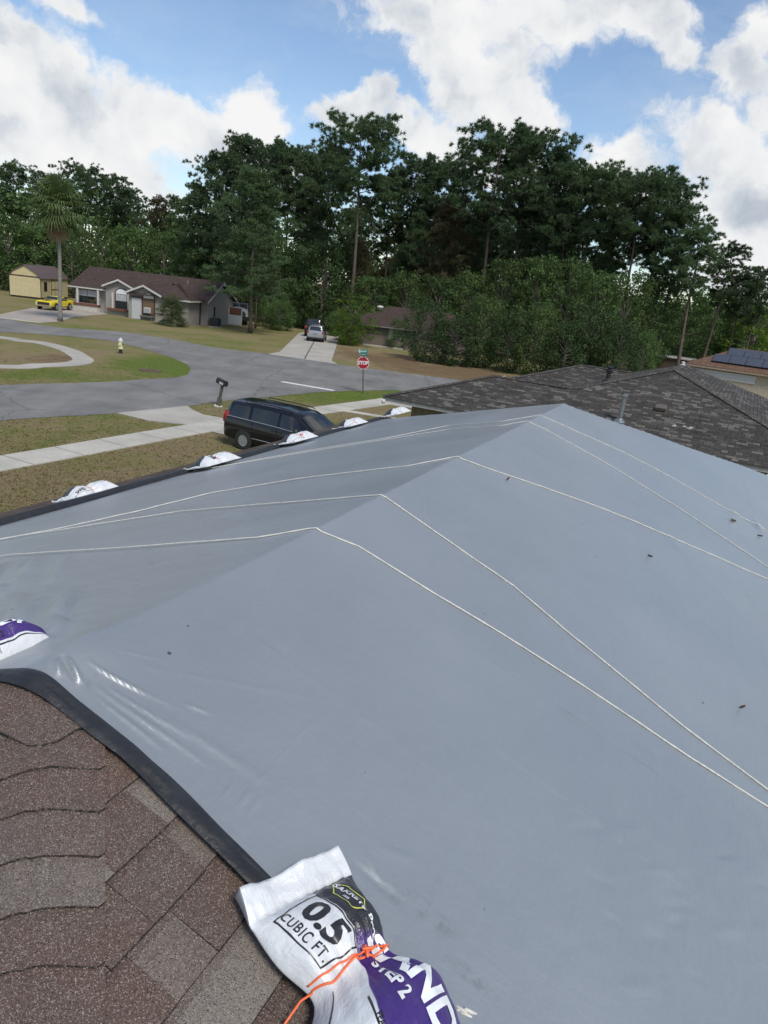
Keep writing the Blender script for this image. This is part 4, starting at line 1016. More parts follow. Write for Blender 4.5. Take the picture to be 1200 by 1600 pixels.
def left_house():
    rc = G(303, 508)[:2]; az = 99.0; X = np.array([math.sin(R(az)), math.cos(R(az))])
    # solve the left end on the sight line of its left corner
    rl = ray(110, 481)[:2]; A = np.array([[rl[0], X[0]], [rl[1], X[1]]]); t, Lw = np.linalg.solve(A, rc); O = rc - X * Lw
    N_ = np.array([-X[1], X[0]])
    def fx(px, py, Y):     # where a sight line meets a wall plane: (x along front, z)
        r_ = ray(px, py); Ow = O + N_ * Y; tt = (Ow @ N_) / (r_[:2] @ N_); P = r_ * tt; return float((P[:2] - Ow) @ X), float(CAM_H + P[2])
    zx = lambda x, y, Y: fx(100 + x / 4.615, 400 + y / 4.615, Y)
    r = empty('ranch_house', (O[0], O[1], 0), frame_az(None, az)); tag(r, 'grey ranch house with dark brown roof and two arched front windows', 'house')
    ze = 2.72; s = .52
    FY = 1.0                      # front wall of the left part; right wing stands forward at Y = -1.5
    xw = zx(490, 300, -1.5)[0]; xR = Lw; D = 9.0
    wall = M('grey_stucco', (.27, .252, .228), .9, .1, bump=.2)
    m = MB(); m.poly([(0, FY), (xw, FY), (xw, -1.5 + .0), (xR, -1.5), (xR, 1.5), (xR + 1.0, 1.5), (xR + 1.0, D), (0, D)], -.05, ze - .02)
    gx = xR + 1.0; ym = (D + .3) / 2 + .4
    m.add([(gx, .2 + 1.3, ze - .02), (gx, D, ze - .02), (gx, ym, ze + (D - ym) * s - .1)], [(0, 1, 2)])
    m.build('wall', wall, r)
    mb = MB(); y0, y1 = FY - .55, D + .55; ymid = (y0 + y1) / 2; zr = ze + (ymid - y0) * s
    def f(pts, ax=0): mb.add(pts, [tuple(range(len(pts)))], [[((p[0]) if ax == 0 else p[1], (p[2] - ze) / s * 1.08) for p in pts]])
    xl = -.6; xr2 = gx + .45
    f([(xl, y0, ze), (xr2, y0, ze), (xr2, ymid, zr), (xl, ymid, zr)]); f([(xr2, y1, ze), (xl, y1, ze), (xl, ymid, zr), (xr2, ymid, zr)]); f([(xl, y1, ze), (xl, y0, ze), (xl, ymid, zr)], 1)
    # forward wing roof (hip towards us and right)
    hip_faces(mb, xw - .3, xR + .5, -2.0, 6.5, ze + .012, s * .72, axis='x', ends=(True, True))
    roof = mb.build('roof', M_SHD, r)
    # fascia lines
    m = MB(); m.box(xl + .02, zx(345, 233, 0)[0] + .2, y0 - .03, y0 + .02, ze - .15, ze - .005); m.build('fascia', M_WHITE, r); m = MB(); m.box(zx(800, 300, -2)[0], xR + .52, -2.03, -1.98, ze - .17, ze + .004); m.box(xR + .47, xR + .52, -1.97, 1, ze - .17, ze + .004); m.build('fascia', M_WHITE, r)
    m = MB()
    for sg, yy in ((-1, y0), (1, y1)):
        m.add([(xr2 - .03, yy, ze - .02), (xr2 - .03, ymid, zr - .02), (xr2 - .03, ymid, zr - .22), (xr2 - .03, yy, ze - .22), (xr2 + .02, yy, ze - .02), (xr2 + .02, ymid, zr - .02), (xr2 + .02, ymid, zr - .22), (xr2 + .02, yy, ze - .22)],
              [(0, 1, 2, 3), (7, 6, 5, 4), (0, 4, 5, 1), (3, 2, 6, 7)])
    m.build('barge_board', M_WHITE, r)
    # two little gables over the arched windows
    def gable(pL, pT, pR, Y, archc, archw, archz, sill, name, board=False):
        xL, zL = zx(*pL, Y); xT, zT = zx(*pT, Y); xRr, zR = zx(*pR, Y); zb = (zL + zR) / 2; hwid = (xRr - xL) / 2; xc = (xL + xRr) / 2; zt = max(zT, zb + .7)
        m = MB(); m.xz([(xL + .25, -.0), (xRr - .25, -.0), (xRr - .25, zb - .05), (xc, zt - .12), (xL + .25, zb - .05)], Y + .02, FY + .5); w = m.build('gable_wall', wall, r)
        m = MB()
        for (ax, az_, bx, bz) in ((xL, zb - .1, xc, zt), (xc, zt, xRr, zb - .1)):
            m.add([(ax, Y - .4, az_), (bx, Y - .4, bz), (bx, 4.2, bz), (ax, 4.2, az_), (ax, Y - .4, az_ - .04), (bx, Y - .4, bz - .04), (bx, 4.2, bz - .04), (ax, 4.2, az_ - .04)], [(0, 1, 2, 3), (4, 7, 6, 5)], [[(q[1], q[0]) for q in ((ax, Y), (bx, Y), (bx, 4), (ax, 4))], [(0, 0)] * 4])
        m.build('gable_roof', M_SHD, r)
        m = MB()
        for (ax, az_, bx, bz) in ((xL, zb - .1, xc, zt), (xc, zt, xRr, zb - .1)): m.xz([(ax, az_ + .005), (bx, bz + .005), (bx, bz - .2), (ax, az_ - .2)], Y - .43, Y - .36)
        m.build('gable_trim', M_WHITE, r)
        # arched window: dark brown surround, white fan light, panes below
        n = 14; hw = archw / 2
        def arch(k, base): return [(archc - hw - k, base - k)] + [(archc - (hw + k) * math.cos(math.pi * i / n), archz + (hw + k) * .82 * math.sin(math.pi * i / n)) for i in range(n + 1)] + [(archc + hw + k, base - k)]
        m = MB(); m.xz(arch(.14, sill), Y - .03, Y + .018); fr = m.build('window', M_DARK, r)
        m = MB(); m.xz(arch(0, archz)[1:-1], Y - .06, Y - .032); m.build('fanlight', M('white_fanlight', (.66, .67, .68), .4, .06), fr)
        if not board:
            zm = (archz + sill) / 2
            m = MB(); m.box(archc - hw, archc + hw, Y - .055, Y - .033, zm + .03, archz - .06); m.build('pane', M_BLIND, fr); m = MB(); m.box(archc - hw, archc + hw, Y - .055, Y - .033, sill, zm - .03); m.build('pane', M_GLASS, fr)
        else:
            m = MB(); m.box(archc - hw, archc + hw, Y - .055, Y - .033, sill, archz - .06); m.build('boarding', M('brown_boards', (.13, .085, .05), .8, .3, 3, stretch=(.3, 1, 6)), fr)
            m = MB(); m.box(archc - .42, archc + .35, Y - .35, Y - .056, sill + .12, sill + .72); ac = m.build('window_air_conditioner', M_WHITE, fr, bevel=.02); m = MB(); m.box(archc - .34, archc + .27, Y - .37, Y - .351, sill + .2, sill + .64); m.build('grille', M('grey_grille', (.30, .31, .32), .5, .2, 40), ac)
            m = MB(); m.box(archc - hw - .15, archc + hw + .2, Y - .6, Y - .05, sill - .32, sill - .2)
            for lx in (archc - hw, archc + hw): m.box(lx - .04, lx + .04, Y - .56, Y - .48, 0, sill - .2)
            m.build('bench_shelf', M('grey_timber', (.12, .11, .10), .8), fr)
        return xL, xRr
    c1 = (zx(365, 250, 0)[0] + zx(450, 250, 0)[0]) / 2; w1 = zx(450, 250, 0)[0] - zx(365, 250, 0)[0]
    gable((285, 205), (400, 168), (520, 230), .2, c1, w1 * .92, 2.45, .85, 'g1')
    c2 = (zx(570, 290, -1.5)[0] + zx(655, 290, -1.5)[0]) / 2; w2 = zx(655, 290, -1.5)[0] - zx(570, 290, -1.5)[0]
    gable((450, 258), (605, 212), (715, 275), -1.55, c2, w2 * .92, 2.42, .7, 'g2', True)
    # left picture window, brick band, posts, door
    xa, xb = zx(105, 250, FY)[0], zx(235, 250, FY)[0]
    m = MB(); m.box(xa - .08, xb + .08, FY - .03, FY + .02, .95, 2.45); fr = m.build('window', M_DARK, r); m = MB(); xm = (xa + xb) / 2
    m.box(xa, xm - .03, FY - .05, FY - .032, 1.72, 2.4); m.box(xm + .03, xb, FY - .05, FY - .032, 1.72, 2.4); m.build('blind', M_BLIND, fr); m = MB(); m.box(xa, xm - .03, FY - .05, FY - .032, .98, 1.68); m.box(xm + .03, xb, FY - .05, FY - .032, .98, 1.68); m.build('pane', M_GLASS, fr)
    brick = M('red_brown_brick', (.15, .060, .038), .85, .25, 8)
    m = MB(); m.box(xa - .5, xb + .5, FY - .62, FY - .02, .62, .86); m.build('sill_ledge', brick, r); m = MB(); m.box(xa - .45, xb + .45, FY - .55, FY - .03, 0, .619); m.build('ledge_base', M('pale_stucco', (.46, .44, .40), .9), r)
    x1_, x2_ = zx(310, 340, 0)[0], zx(488, 350, 0)[0]; m = MB(); m.box(x1_, x2_ - .1, -.1, .19, .52, .76); m.build('sill_ledge', brick, r)
    for px in (98, 246, 352, 466):
        x = zx(px, 280, FY - .5 if px < 300 else -.05)[0]; y = FY - .5 if px < 300 else -.05
        m = MB(); m.box(x - .10, x + .10, y - .10, y + .10, .77 if px > 300 else .87, ze - .2); m.build('post', M_WHITE, r)
    xd = zx(330, 280, FY)[0]; m = MB(); m.box(xd - .45, xd + .45, FY - .04, FY + .01, .0, 2.1); d = m.build('door', M_DARK, r); m = MB(); m.lathe([(0, -.04), (.035, -.03), (.035, 0), (0, .01)], 8, (xd + .35, FY - .05, 1.0), 'y'); m.build('handle', M_METAL, d)
    xp, xq = zx(492, 300, -1.5)[0], zx(560, 300, -1.5)[0]; m = MB(); m.box(xp, xq, -1.62, -1.56, .02, 2.32); m.build('white_panel', M('pale_grey_panel', (.44, .45, .45), .7, .06), r); m = MB(); m.box(xp - .1, xq + .3, -1.64, -1.54, 2.33, 2.52); m.build('lintel', M_DARK, r)
    m = MB(); m.box(xR - .02, xR + .13, 1.35, 1.495, 0, ze - .15); m.build('downpipe', M_DARK, r)
    m = MB(); m.box(gx - .02, gx + .03, 3.0, 3.5, 1.0, 2.2); fr = m.build('window', M('grey_frame', (.2, .2, .19), .6), r); m = MB(); m.box(gx + .031, gx + .05, 3.06, 3.44, 1.06, 2.14); m.build('pane', M_GLASS, fr)
    for (a, b_, h) in ((8.5, ymid + .7, .45), (13, ymid - 1.2, .3), (17.5, ymid - .8, .4)):
        zb = ze + (min(b_ - y0, y1 - b_)) * s; m = MB(); m.lathe([(.11, -.1), (.06, .08), (.06, h), (.09, h), (.09, h + .06), (0, h + .08)], 10, (a, b_, zb)); m.build('vent_pipe', M_METAL, r, smooth=True, angle=R(40))
    # air conditioner by the gable end
    wp = O + X * (xR + 1.9) + N_ * 1.6
    a = empty('condenser_unit', (wp[0], wp[1], 0), frame_az(None, az)); tag(a, 'black air conditioning condenser on the ground by the ranch house gable', 'air conditioner')
    m = MB(); m.box(-.5, .5, -.5, .5, .05, .95); m.build('casing', M('dark_condenser', (.025, .026, .028), .6, .3, 30), a, bevel=.03); m = MB(); m.lathe([(0, 0), (.38, 0), (.38, .05), (0, .06)], 20, (0, 0, .951)); m.build('fan_grille', M_BLACK, a); m = MB(); m.box(-.6, .6, -.6, .6, 0, .049); m.build('pad', M_CONC, a)
    wp = O + X * (gx + .9) + N_ * 7.6
    a = empty('wooden_gate', (wp[0], wp[1], 0), frame_az(None, az)); tag(a, 'small red brown and white side gate behind the ranch house', 'gate'); m = MB(); m.box(-.8, .8, -.03, .03, 1.25, 2.1); m.build('upper_panel', brick, a); m = MB(); m.box(-.8, .8, -.03, .03, .05, 1.245); m.build('lower_panel', M_WHITE, a)
    for lx in (-.84, .84): m = MB(); m.box(lx - .05, lx + .05, -.05, .05, 0, 2.15); m.build('post', M_WHITE, a)
    return O, X, N_
LH = left_house()

def barn_shed():
    s0 = G(16, 463)[:2]; s1 = G(64, 467.5)[:2]; az = 88.0
    X = np.array([math.sin(R(az)), math.cos(R(az))]); rl = ray(64, 467)[:2]; A = np.array([[rl[0], -X[0]], [rl[1], -X[1]]]); t, W = np.linalg.solve(A, s0)
    r = empty('barn_shed', (s0[0], s0[1], 0), frame_az(None, az)); tag(r, 'pale yellow barn shaped garden shed with brown gambrel roof', 'shed')
    D = 8.5; he = 2.85; k = .19 * W
    prof = [(0, he - .02), (W * .13, he + .62), (W * .5, he + 1.45), (W * .87, he + .62), (W, he - .02)]
    m = MB(); m.xz([(.02, .25)] + [(x, z - .05) for x, z in prof] + [(W - .02, .25)], 0, D)
    pm, T, B = pbsdf('yellow_siding'); co = T.new('ShaderNodeTexCoord').outputs['Object']; x, y, z = T.xyz(co)
    g = T.map(T.math('ABSOLUTE', T.math('SUBTRACT', T.math('FRACT', T.math('DIVIDE', T.math('ADD', x, y), .4)), .5)), .46, .5, 0, 1); T.l.new(T.mix(T.math('MULTIPLY', g, .6), T.mix(T.map(T.noise(co, 2, 4), .3, .7), (.46, .39, .22), (.54, .46, .27)), (.2, .17, .1)), B.inputs['Base Color']); B.inputs['Roughness'].default_value = .7
    m.build('wall', pm, r)
    roofm = M('brown_metal_roof', (.115, .085, .088), .5, .12, 3)
    m = MB(); P = [(-.15, he - .12)] + prof[1:4] + [(W + .15, he - .12)]
    for i in range(4):
        (xa, za), (xb, zb) = P[i], P[i + 1]; m.add([(xa, -.2, za), (xb, -.2, zb), (xb, D + .2, zb), (xa, D + .2, za), (xa, -.2, za - .05), (xb, -.2, zb - .05), (xb, D + .2, zb - .05), (xa, D + .2, za - .05)], [(0, 1, 2, 3), (7, 6, 5, 4), (0, 4, 5, 1), (3, 2, 6, 7), (0, 3, 7, 4), (1, 5, 6, 2)])
    m.build('roof', roofm, r)
    tr = M_DARK; m = MB(); m.box(-.01, W + .01, -.04, -.002, he - .08, he + .06); m.box(W + .0, W + .05, -.04, .08, .2, he - .1); m.box(-.05, 0, -.04, .08, .2, he - .1); m.build('trim', tr, r)
    m = MB(); m.box(.1, W - .1, .1, D - .1, 0, .249); m.build('base', M('dark_skids', (.05, .035, .03), .9), r)
    m = MB(); m.box(W - .01, W + .03, 1.0, 1.9, 1.1, 2.3); w = m.build('window', tr, r); m = MB(); m.box(W + .031, W + .05, 1.1, 1.8, 1.2, 2.2); m.build('pane', M_GLASS, w)
    m = MB(); m.box(W - .01, W + .03, 3.2, 5.4, .3, 2.5); d = m.build('door', tr, r)
    for a in (3.3, 4.36):
        for z0, z1 in ((.45, 1.2), (1.35, 2.4)): m = MB(); m.box(W + .031, W + .045, a, a + .94, z0, z1); m.build('door_panel', pm, d)
barn_shed()

def hidden_house():
    b1 = G(572, 539); az = 100
    r = empty('brick_house', (b1[0], b1[1], 0), frame_az(None, az)); tag(r, 'dim brick house half hidden behind the trees across the road', 'house')
    m = MB(); m.box(-3, 13, 0, 9, 0, 2.35); m.build('wall', M('grey_brown_brick', (.15, .125, .105), .9, .2, 9), r)
    mb = MB(); hip_faces(mb, -3.6, 13.6, -.6, 9.6, 2.35, .42); mb.build('roof', M_SHD, r)
    m = MB(); m.box(-3.55, 13.55, -.58, -.54, 2.19, 2.34); m.build('fascia', M('dim_fascia', (.2, .19, .18), .7), r)
    m = MB(); m.box(2.5, 4.4, -.04, -.002, .9, 2.15); w = m.build('window', M_WHITE, r); m = MB(); m.box(3.0, 4.35, -.06, -.041, .95, 2.1); m.build('pane', M_GLASS, w); m = MB()
    for k in range(4): m.box(3.0 + k * .45, 3.03 + k * .45, -.075, -.061, .95, 2.1)
    for k in range(3): m.box(3.0, 4.35, -.075, -.0605, 1.2 + k * .35, 1.23 + k * .35)
    m.build('muntin_bars', M_WHITE, w)
    m = MB(); m.box(-.3, 4.4, -.5, -.3, 0, .16); m.build('footing', M_CONC, r)
    m = MB(); m.lathe([(0, 0), (.3, 0), (.3, .2), (.42, .24), (.36, .4), (0, .48)], 14, (0.6, 2.8, 4.0)); m.build('roof_fan', M_WHITE, r, smooth=True)
hidden_house()

# ================================================================ VEHICLES
def car(name, label, cat, paint, ST, wheels, glass_side, wind=None, rear=None, extras=None, gmat=None, rim_r=.21, tyre_r=.34, rimmat=None):
    """ST rows: x, z_bottom, z_belt, z_top, half width, half roof width (rear to front)"""
    r = empty(name); tag(r, label, cat); gmat = gmat or M_GLASS
    S = np.array(ST, float); xs = np.unique(np.concatenate([np.linspace(S[0, 0], S[-1, 0], 56), S[:, 0]]))
    C = lambda x, k: float(np.interp(x, S[:, 0], S[:, k]))
    def half(x):
        zb, zl, zt, w, wr = (C(x, k) for k in range(1, 6)); g = zt - zl
        return [(0, zb), (w * .82, zb), (w * .975, zb + .09), (w, zb + (zl - zb) * .5), (w * .985, zl - .03), (w * .965, zl), (wr, zt - min(.10, g * .45)), (wr * .87, zt - min(.02, g * .1)), (wr * .45, zt + .012), (0, zt + .018)]
    V = []; Fc = []; n = 18
    for x in xs:
        h = half(x); V += [(x, y, z) for y, z in h] + [(x, -y, z) for y, z in h[-2:0:-1]]
    for i in range(len(xs) - 1):
        for j in range(n): Fc.append((i * n + j, i * n + (j + 1) % n, (i + 1) * n + (j + 1) % n, (i + 1) * n + j))
    mb = MB(); mb.add(V, Fc); mb.add(V[:n], [tuple(range(n))[::-1]]); mb.add(V[-n:], [tuple(range(n))])
    body = mb.build('body', paint, r, smooth=True, angle=R(42))
    def sp_(x, t, s, off=.012):
        h = half(x); (y0, z0), (y1, z1) = h[5], h[6]; nx, nz = (z1 - z0), -(y1 - y0); L = math.hypot(nx, nz) or 1
        return (x, s * (y0 + (y1 - y0) * t + nx / L * off), z0 + (z1 - z0) * t + nz / L * off)
    for (x0, x1, xt0, xt1, nm) in glass_side:       # bottom span and top span of one pane
        for s in (1, -1):
            mb = MB(); m = 8; vs = []
            for i in range(m + 1):
                for t in (.05, .5, .95):
                    a = x0 + (xt0 - x0) * t; b = x1 + (xt1 - x1) * t; vs.append(sp_(a + (b - a) * i / m, t, s))
            mb.add(vs, [((i * 3 + k), (i + 1) * 3 + k, (i + 1) * 3 + k + 1, i * 3 + k + 1) if s < 0 else (i * 3 + k, i * 3 + k + 1, (i + 1) * 3 + k + 1, (i + 1) * 3 + k) for i in range(m) for k in (0, 1)])
            mb.build(nm, gmat, r, smooth=True)
    def top_patch(x0, x1, f, nm, off=.012, mat=None, zlim=None):
        mb = MB(); vs = []; m = 8; q = 9
        for i in range(m + 1):
            x = x0 + (x1 - x0) * i / m; h = half(x); d = .05; sl = (C(x + d, 3) - C(x - d, 3)) / (2 * d); L = math.hypot(1, sl)
            for j in range(q):
                s = (j / (q - 1) * 2 - 1) * f; y = s * C(x, 5); z = C(x, 3) + .018 - .03 * s * s; vs.append((x - sl / L * off, y, z + off / L))
        mb.add(vs, [(i * q + j, (i + 1) * q + j, (i + 1) * q + j + 1, i * q + j + 1) for i in range(m) for j in range(q - 1)])
        return mb.build(nm, mat or gmat, r, smooth=True)
    if wind: top_patch(*wind, 'windshield')
    if rear: top_patch(*rear, 'rear_window')
    for (x, wd) in wheels:
        for s in (1, -1):
            y = s * (wd - .088)
            mb = MB(); mb.lathe([(tyre_r + .06, s * -.05), (tyre_r + .06, s * .006), (tyre_r - .06, s * .006), (tyre_r - .06, s * -.05)], 28, (x, s * C(x, 4), tyre_r + .015), 'y'); mb.f = mb.f[:-2]; mb.mi = mb.mi[:-2]; mb.build('wheel_arch', M_BLACK, r)
            mb = MB(); q = .11
            mb.lathe([(rim_r, -q), (tyre_r - .03, -q), (tyre_r, -q + .035), (tyre_r, q - .035), (tyre_r - .03, q), (rim_r, q)], 28, (x, y, tyre_r), 'y'); w = mb.build('wheel', M('tyre_rubber', (.022, .022, .022), .8), r, smooth=True, angle=R(35))
            mb = MB(); f = y + s * .106
            mb.lathe([(0, f - .01), (rim_r * .99, f - .01), (rim_r * .99, f)], 24, (x, 0, tyre_r), 'y')
            mb2 = MB(); mb2.lathe([(rim_r * .9, f - s * .0), (rim_r, f + s * .012), (rim_r * 1.02, f + s * .02), (rim_r * .9, f + s * .015)], 24, (x, 0, tyre_r), 'y')
            for k in range(9):
                a = 2 * math.pi * k / 9; dx, dz = math.cos(a), math.sin(a); px, pz = -dz, dx
                for (r0, r1, w0, w1) in ((rim_r * .16, rim_r * .94, .019, .017),):
                    P = [(x + dx * r0 + px * w0, tyre_r + dz * r0 + pz * w0), (x + dx * r1 + px * w1, tyre_r + dz * r1 + pz * w1), (x + dx * r1 - px * w1, tyre_r + dz * r1 - pz * w1), (x + dx * r0 - px * w0, tyre_r + dz * r0 - pz * w0)]
                    ya, yb = sorted((f + s * .002, f + s * .022)); mb2.xz(P, ya, yb)
            mb2.lathe([(0, f), (rim_r * .24, f), (rim_r * .22, f + s * .026), (0, f + s * .03)], 14, (x, 0, tyre_r), 'y')
            mb.build('rim_well', M_BLACK, w); mb2.build('rim', rimmat or M('alloy_rim', (.34, .35, .36), .35, .08, metal=.5), w, smooth=True, angle=R(30))
    if extras: extras(r, C, half, sp_)
    return r, C
def paint_mat(name, col, rough=.22, metal=0.0):
    m, T, B = pbsdf(name); co = T.new('ShaderNodeTexCoord').outputs['Object']
    d = T.noise(co, 3, 5, .65); T.l.new(T.mix(T.map(d, .5, .8, 0, .02), col, (.10, .09, .08)), B.inputs['Base Color']); T.put(B.inputs['Roughness'], T.map(d, .35, .7, rough * .6, rough * .6 + .06)); B.inputs['Metallic'].default_value = metal; B.inputs['Coat Weight'].default_value = .25; B.inputs['Coat Roughness'].default_value = .06
    return m
M_CHROME = M('bright_chrome', (.62, .62, .62), .18, .05, metal=.9); M_RED = M('red_lamp_lens', (.35, .012, .012), .2, .1); M_LAMP = M('clear_lamp_lens', (.55, .56, .57), .15, .1)

VAN = [(-2.57, .42, .75, .80, .78, .70), (-2.54, .34, .98, 1.08, .90, .80), (-2.47, .30, 1.12, 1.38, .96, .80), (-2.38, .28, 1.14, 1.62, .975, .80), (-2.28, .27, 1.15, 1.715, .98, .80), (-1.4, .24, 1.14, 1.755, .99, .82), (-.2, .22, 1.12, 1.75, .99, .82), (.55, .22, 1.09, 1.70, .99, .80), (.80, .22, 1.08, 1.63, .99, .77), (1.62, .22, 1.02, 1.13, .985, .86), (2.2, .24, .90, .96, .96, .80), (2.46, .26, .78, .84, .88, .72), (2.55, .3, .62, .66, .78, .62), (2.58, .36, .5, .52, .7, .55)]
def van_extras(r, C, half, sp_):
    for s in (1, -1):
        mb = MB(); P = [(x, s * (C(x, 4) * .966 + .010), C(x, 2) + .008) for x in np.linspace(-2.36, 1.60, 24)]; mb.tube(P, .019, 6); mb.build('chrome_trim', M_CHROME, r, smooth=True)
        mb = MB(); P = [(x, s * (C(x, 4) + .008), .50) for x in np.linspace(-1.12, 1.15, 18)]; mb.tube(P, .016, 6); mb.build('door_moulding', M_CHROME, r, smooth=True)
        mb = MB(); mb.tube([(-1.7, s * .68, 1.755), (-1.65, s * .68, 1.80), (-.2, s * .68, 1.80), (.45, s * .67, 1.76), (.5, s * .67, 1.72)], .02, 6); mb.build('roof_rail', M_BLACK, r, smooth=True)
        mb = MB(); vs = []
        for z in (.88, .95, 1.05, 1.18, 1.30):
            xr = float(np.interp(z, [.80, 1.08, 1.38, 1.62], [-2.57, -2.54, -2.47, -2.38])); yw = C(xr + .06, 4)
            t = .0 if z < 1.12 else (z - 1.12) / .5
            for (dx, dy) in ((-.018, -.16), (-.012, -.02), (.12, .012), (.26, .014)): vs.append((xr + dx, s * (yw * (1 - .14 * t) + dy - .0), z))
        mb.add(vs, [(i * 4 + k, i * 4 + k + 1, (i + 1) * 4 + k + 1, (i + 1) * 4 + k) for i in range(4) for k in range(3)]); mb.build('tail_lamp', M_RED, r)
        mb = MB(); mb.lathe([(0, -.10), (.09, -.08), (.11, 0), (.09, .08), (0, .10)], 12, (.98, s * 1.12, 1.16), 'y'); o = mb.build('door_mirror', M_BLACK, r, smooth=True)
        mb = MB(); mb.box(2.30, 2.50, s * .82 - .12, s * .82 + .03, .66, .82); mb.build('headlight', M_LAMP, r, bevel=.03)
        mb = MB(); y = s * (C(-.45, 4) + .004); mb.box(-1.2, 1.15, y - .003, y + .003, .30, .312)
        for xx in (-1.13, .02, 1.14): mb.box(xx - .006, xx + .006, y - .003, y + .003, .34, 1.06)
        mb.build('door_gap', M_BLACK, r)
        for xx in (.15, -.12): mb = MB(); mb.box(xx - .10, xx + .10, y - .01, y + s * .03 if s > 0 else y + .01, .93, .97) if s > 0 else mb.box(xx - .10, xx + .10, y - .03, y + .01, .93, .97); mb.build('door_handle', M_BLACK, r)
    mb = MB(); mb.box(-2.60, -2.52, -.28, .28, .78, .90); mb.build('number_plate_recess', M_BLACK, r)
    mb = MB(); mb.box(2.52, 2.585, -.45, .45, .48, .62); mb.build('grille', M_CHROME, r, bevel=.01)
    mb = MB(); mb.tube([(1.58, -.5, 1.165), (1.45, .1, 1.25)], .012, 6); mb.tube([(1.58, .1, 1.165), (1.45, .7, 1.24)], .012, 6); mb.build('wiper', M_BLACK, r)
M_TINT = glass_mat('tinted_glass', (.008, .010, .013), .03)
van, _ = car('minivan', 'black minivan with chrome trim parked nose towards the tarped roof', 'minivan', paint_mat('black_paint', (.004, .0045, .007)), VAN, [(-1.48, .985), (1.58, .975)],
             [(-2.30, -1.30, -2.12, -1.30, 'rear_side_window'), (-1.18, .02, -1.18, .02, 'sliding_door_window'), (.12, 1.28, .12, .74, 'front_side_window')], wind=(1.55, .86, .88), rear=(-2.50, -2.33, .80), extras=van_extras, gmat=M_TINT)
vr = G(381, 703); vh = R(117.7); fw = np.array([math.sin(vh), math.cos(vh)]); lf = np.array([-fw[1], fw[0]])
vc = vr[:2] + fw * 1.48 + lf * .93
van.location = (vc[0], vc[1], .028); van.rotation_euler = (0, 0, frame_az(None, 117.7))

MUS = [(-2.2, .45, .86, .92, .80, .74), (-2.15, .36, .90, .98, .86, .76), (-1.5, .32, .92, 1.02, .89, .74), (-1.25, .30, .92, 1.06, .89, .66), (-.75, .30, .91, 1.30, .89, .60), (.05, .30, .90, 1.32, .89, .60), (.25, .30, .90, 1.28, .89, .60), (.85, .30, .88, .98, .89, .74), (1.5, .30, .86, .94, .88, .76), (2.1, .32, .80, .89, .86, .74), (2.2, .36, .74, .80, .82, .72)]
def mus_extras(r, C, half, sp_):
    mb = MB(); mb.box(2.16, 2.225, -.62, .62, .50, .76); mb.build('grille', M_BLACK, r)
    for s in (1, -1): mb = MB(); mb.lathe([(0, 0), (.085, 0), (.085, .05), (0, .06)], 14, (2.17, s * .66, .63), 'x'); mb.build('headlight', M_LAMP, r)
    mb = MB(); mb.box(2.20, 2.30, -.80, .80, .38, .47); mb.build('bumper', M_CHROME, r, bevel=.02); mb = MB(); mb.box(-2.30, -2.18, -.80, .80, .42, .52); mb.build('bumper', M_CHROME, r, bevel=.02)
    mb = MB(); vs = []
    for x in np.linspace(.95, 2.05, 8): vs += [(x, -.28, C(x, 3) + .032), (x, .28, C(x, 3) + .032)]
    mb.add(vs, [(2 * i, 2 * i + 2, 2 * i + 3, 2 * i + 1) for i in range(7)]); mb.build('hood_stripe', M_BLACK, r)
mus, _ = car('classic_car', 'bright yellow classic coupe with black grille on the far left driveway', 'car', paint_mat('yellow_paint', (.62, .50, .012), .25), MUS, [(-1.3, .91), (1.38, .91)], [(-1.1, -.3, -.75, -.3, 'side_window'), (-.24, .72, -.24, .25, 'door_window')], wind=(.80, .30, .9), rear=(-1.22, -.80, .9), extras=mus_extras, tyre_r=.345, rim_r=.20)
c = G(86, 484); mus.location = (c[0], c[1], .024); mus.rotation_euler = (0, 0, frame_az(None, 182)); mus.scale = (1.12, 1.12, 1.12)

SUV = [(-2.3, .45, .80, .84, .80, .74), (-2.27, .38, .98, 1.10, .88, .76), (-2.15, .34, 1.04, 1.45, .92, .72), (-2.02, .33, 1.05, 1.66, .93, .70), (-1.2, .30, 1.04, 1.72, .94, .71), (.1, .28, 1.02, 1.71, .94, .70), (.35, .28, 1.01, 1.66, .94, .68), (1.1, .28, 1.0, 1.10, .94, .80), (1.9, .30, .92, 1.0, .92, .78), (2.25, .34, .8, .86, .84, .7), (2.32, .4, .6, .66, .74, .6)]
def suv_extras(r, C, half, sp_):
    for s in (1, -1):
        mb = MB(); mb.box(-2.30, -2.16, s * .80 - .09, s * .80 + .09, .86, 1.12); mb.build('tail_lamp', M_RED, r, bevel=.02)
        mb = MB(); mb.lathe([(0, -.09), (.08, -.07), (.1, 0), (.08, .07), (0, .09)], 12, (.75, s * 1.06, 1.12), 'y'); mb.build('door_mirror', M_BLACK, r, smooth=True)
    mb = MB(); mb.box(-2.36, -2.2, -.86, .86, .40, .50); mb.build('bumper', M_BLACK, r, bevel=.02); mb = MB(); mb.box(-2.325, -2.30, -.19, .19, .80, .92); mb.build('number_plate', M('dim_plate', (.16, .18, .17), .5), r)
suv, _ = car('suv', 'silver estate car seen from behind on the concrete drive under the trees', 'car', paint_mat('silver_paint', (.30, .31, .32), .28, .35), SUV, [(-1.4, .94), (1.45, .94)], [(-1.98, -1.15, -1.85, -1.15, 'side_window'), (-1.05, 0, -1.05, 0, 'door_window'), (.08, .98, .08, .33, 'front_window')], wind=(1.05, .42, .88), rear=(-2.24, -2.06, .84), extras=suv_extras)
c = G(492, 534.5); az = 0; suv.location = (c[0] - .1, c[1] + 2.2, .03); suv.rotation_euler = (0, 0, frame_az(None, -2))
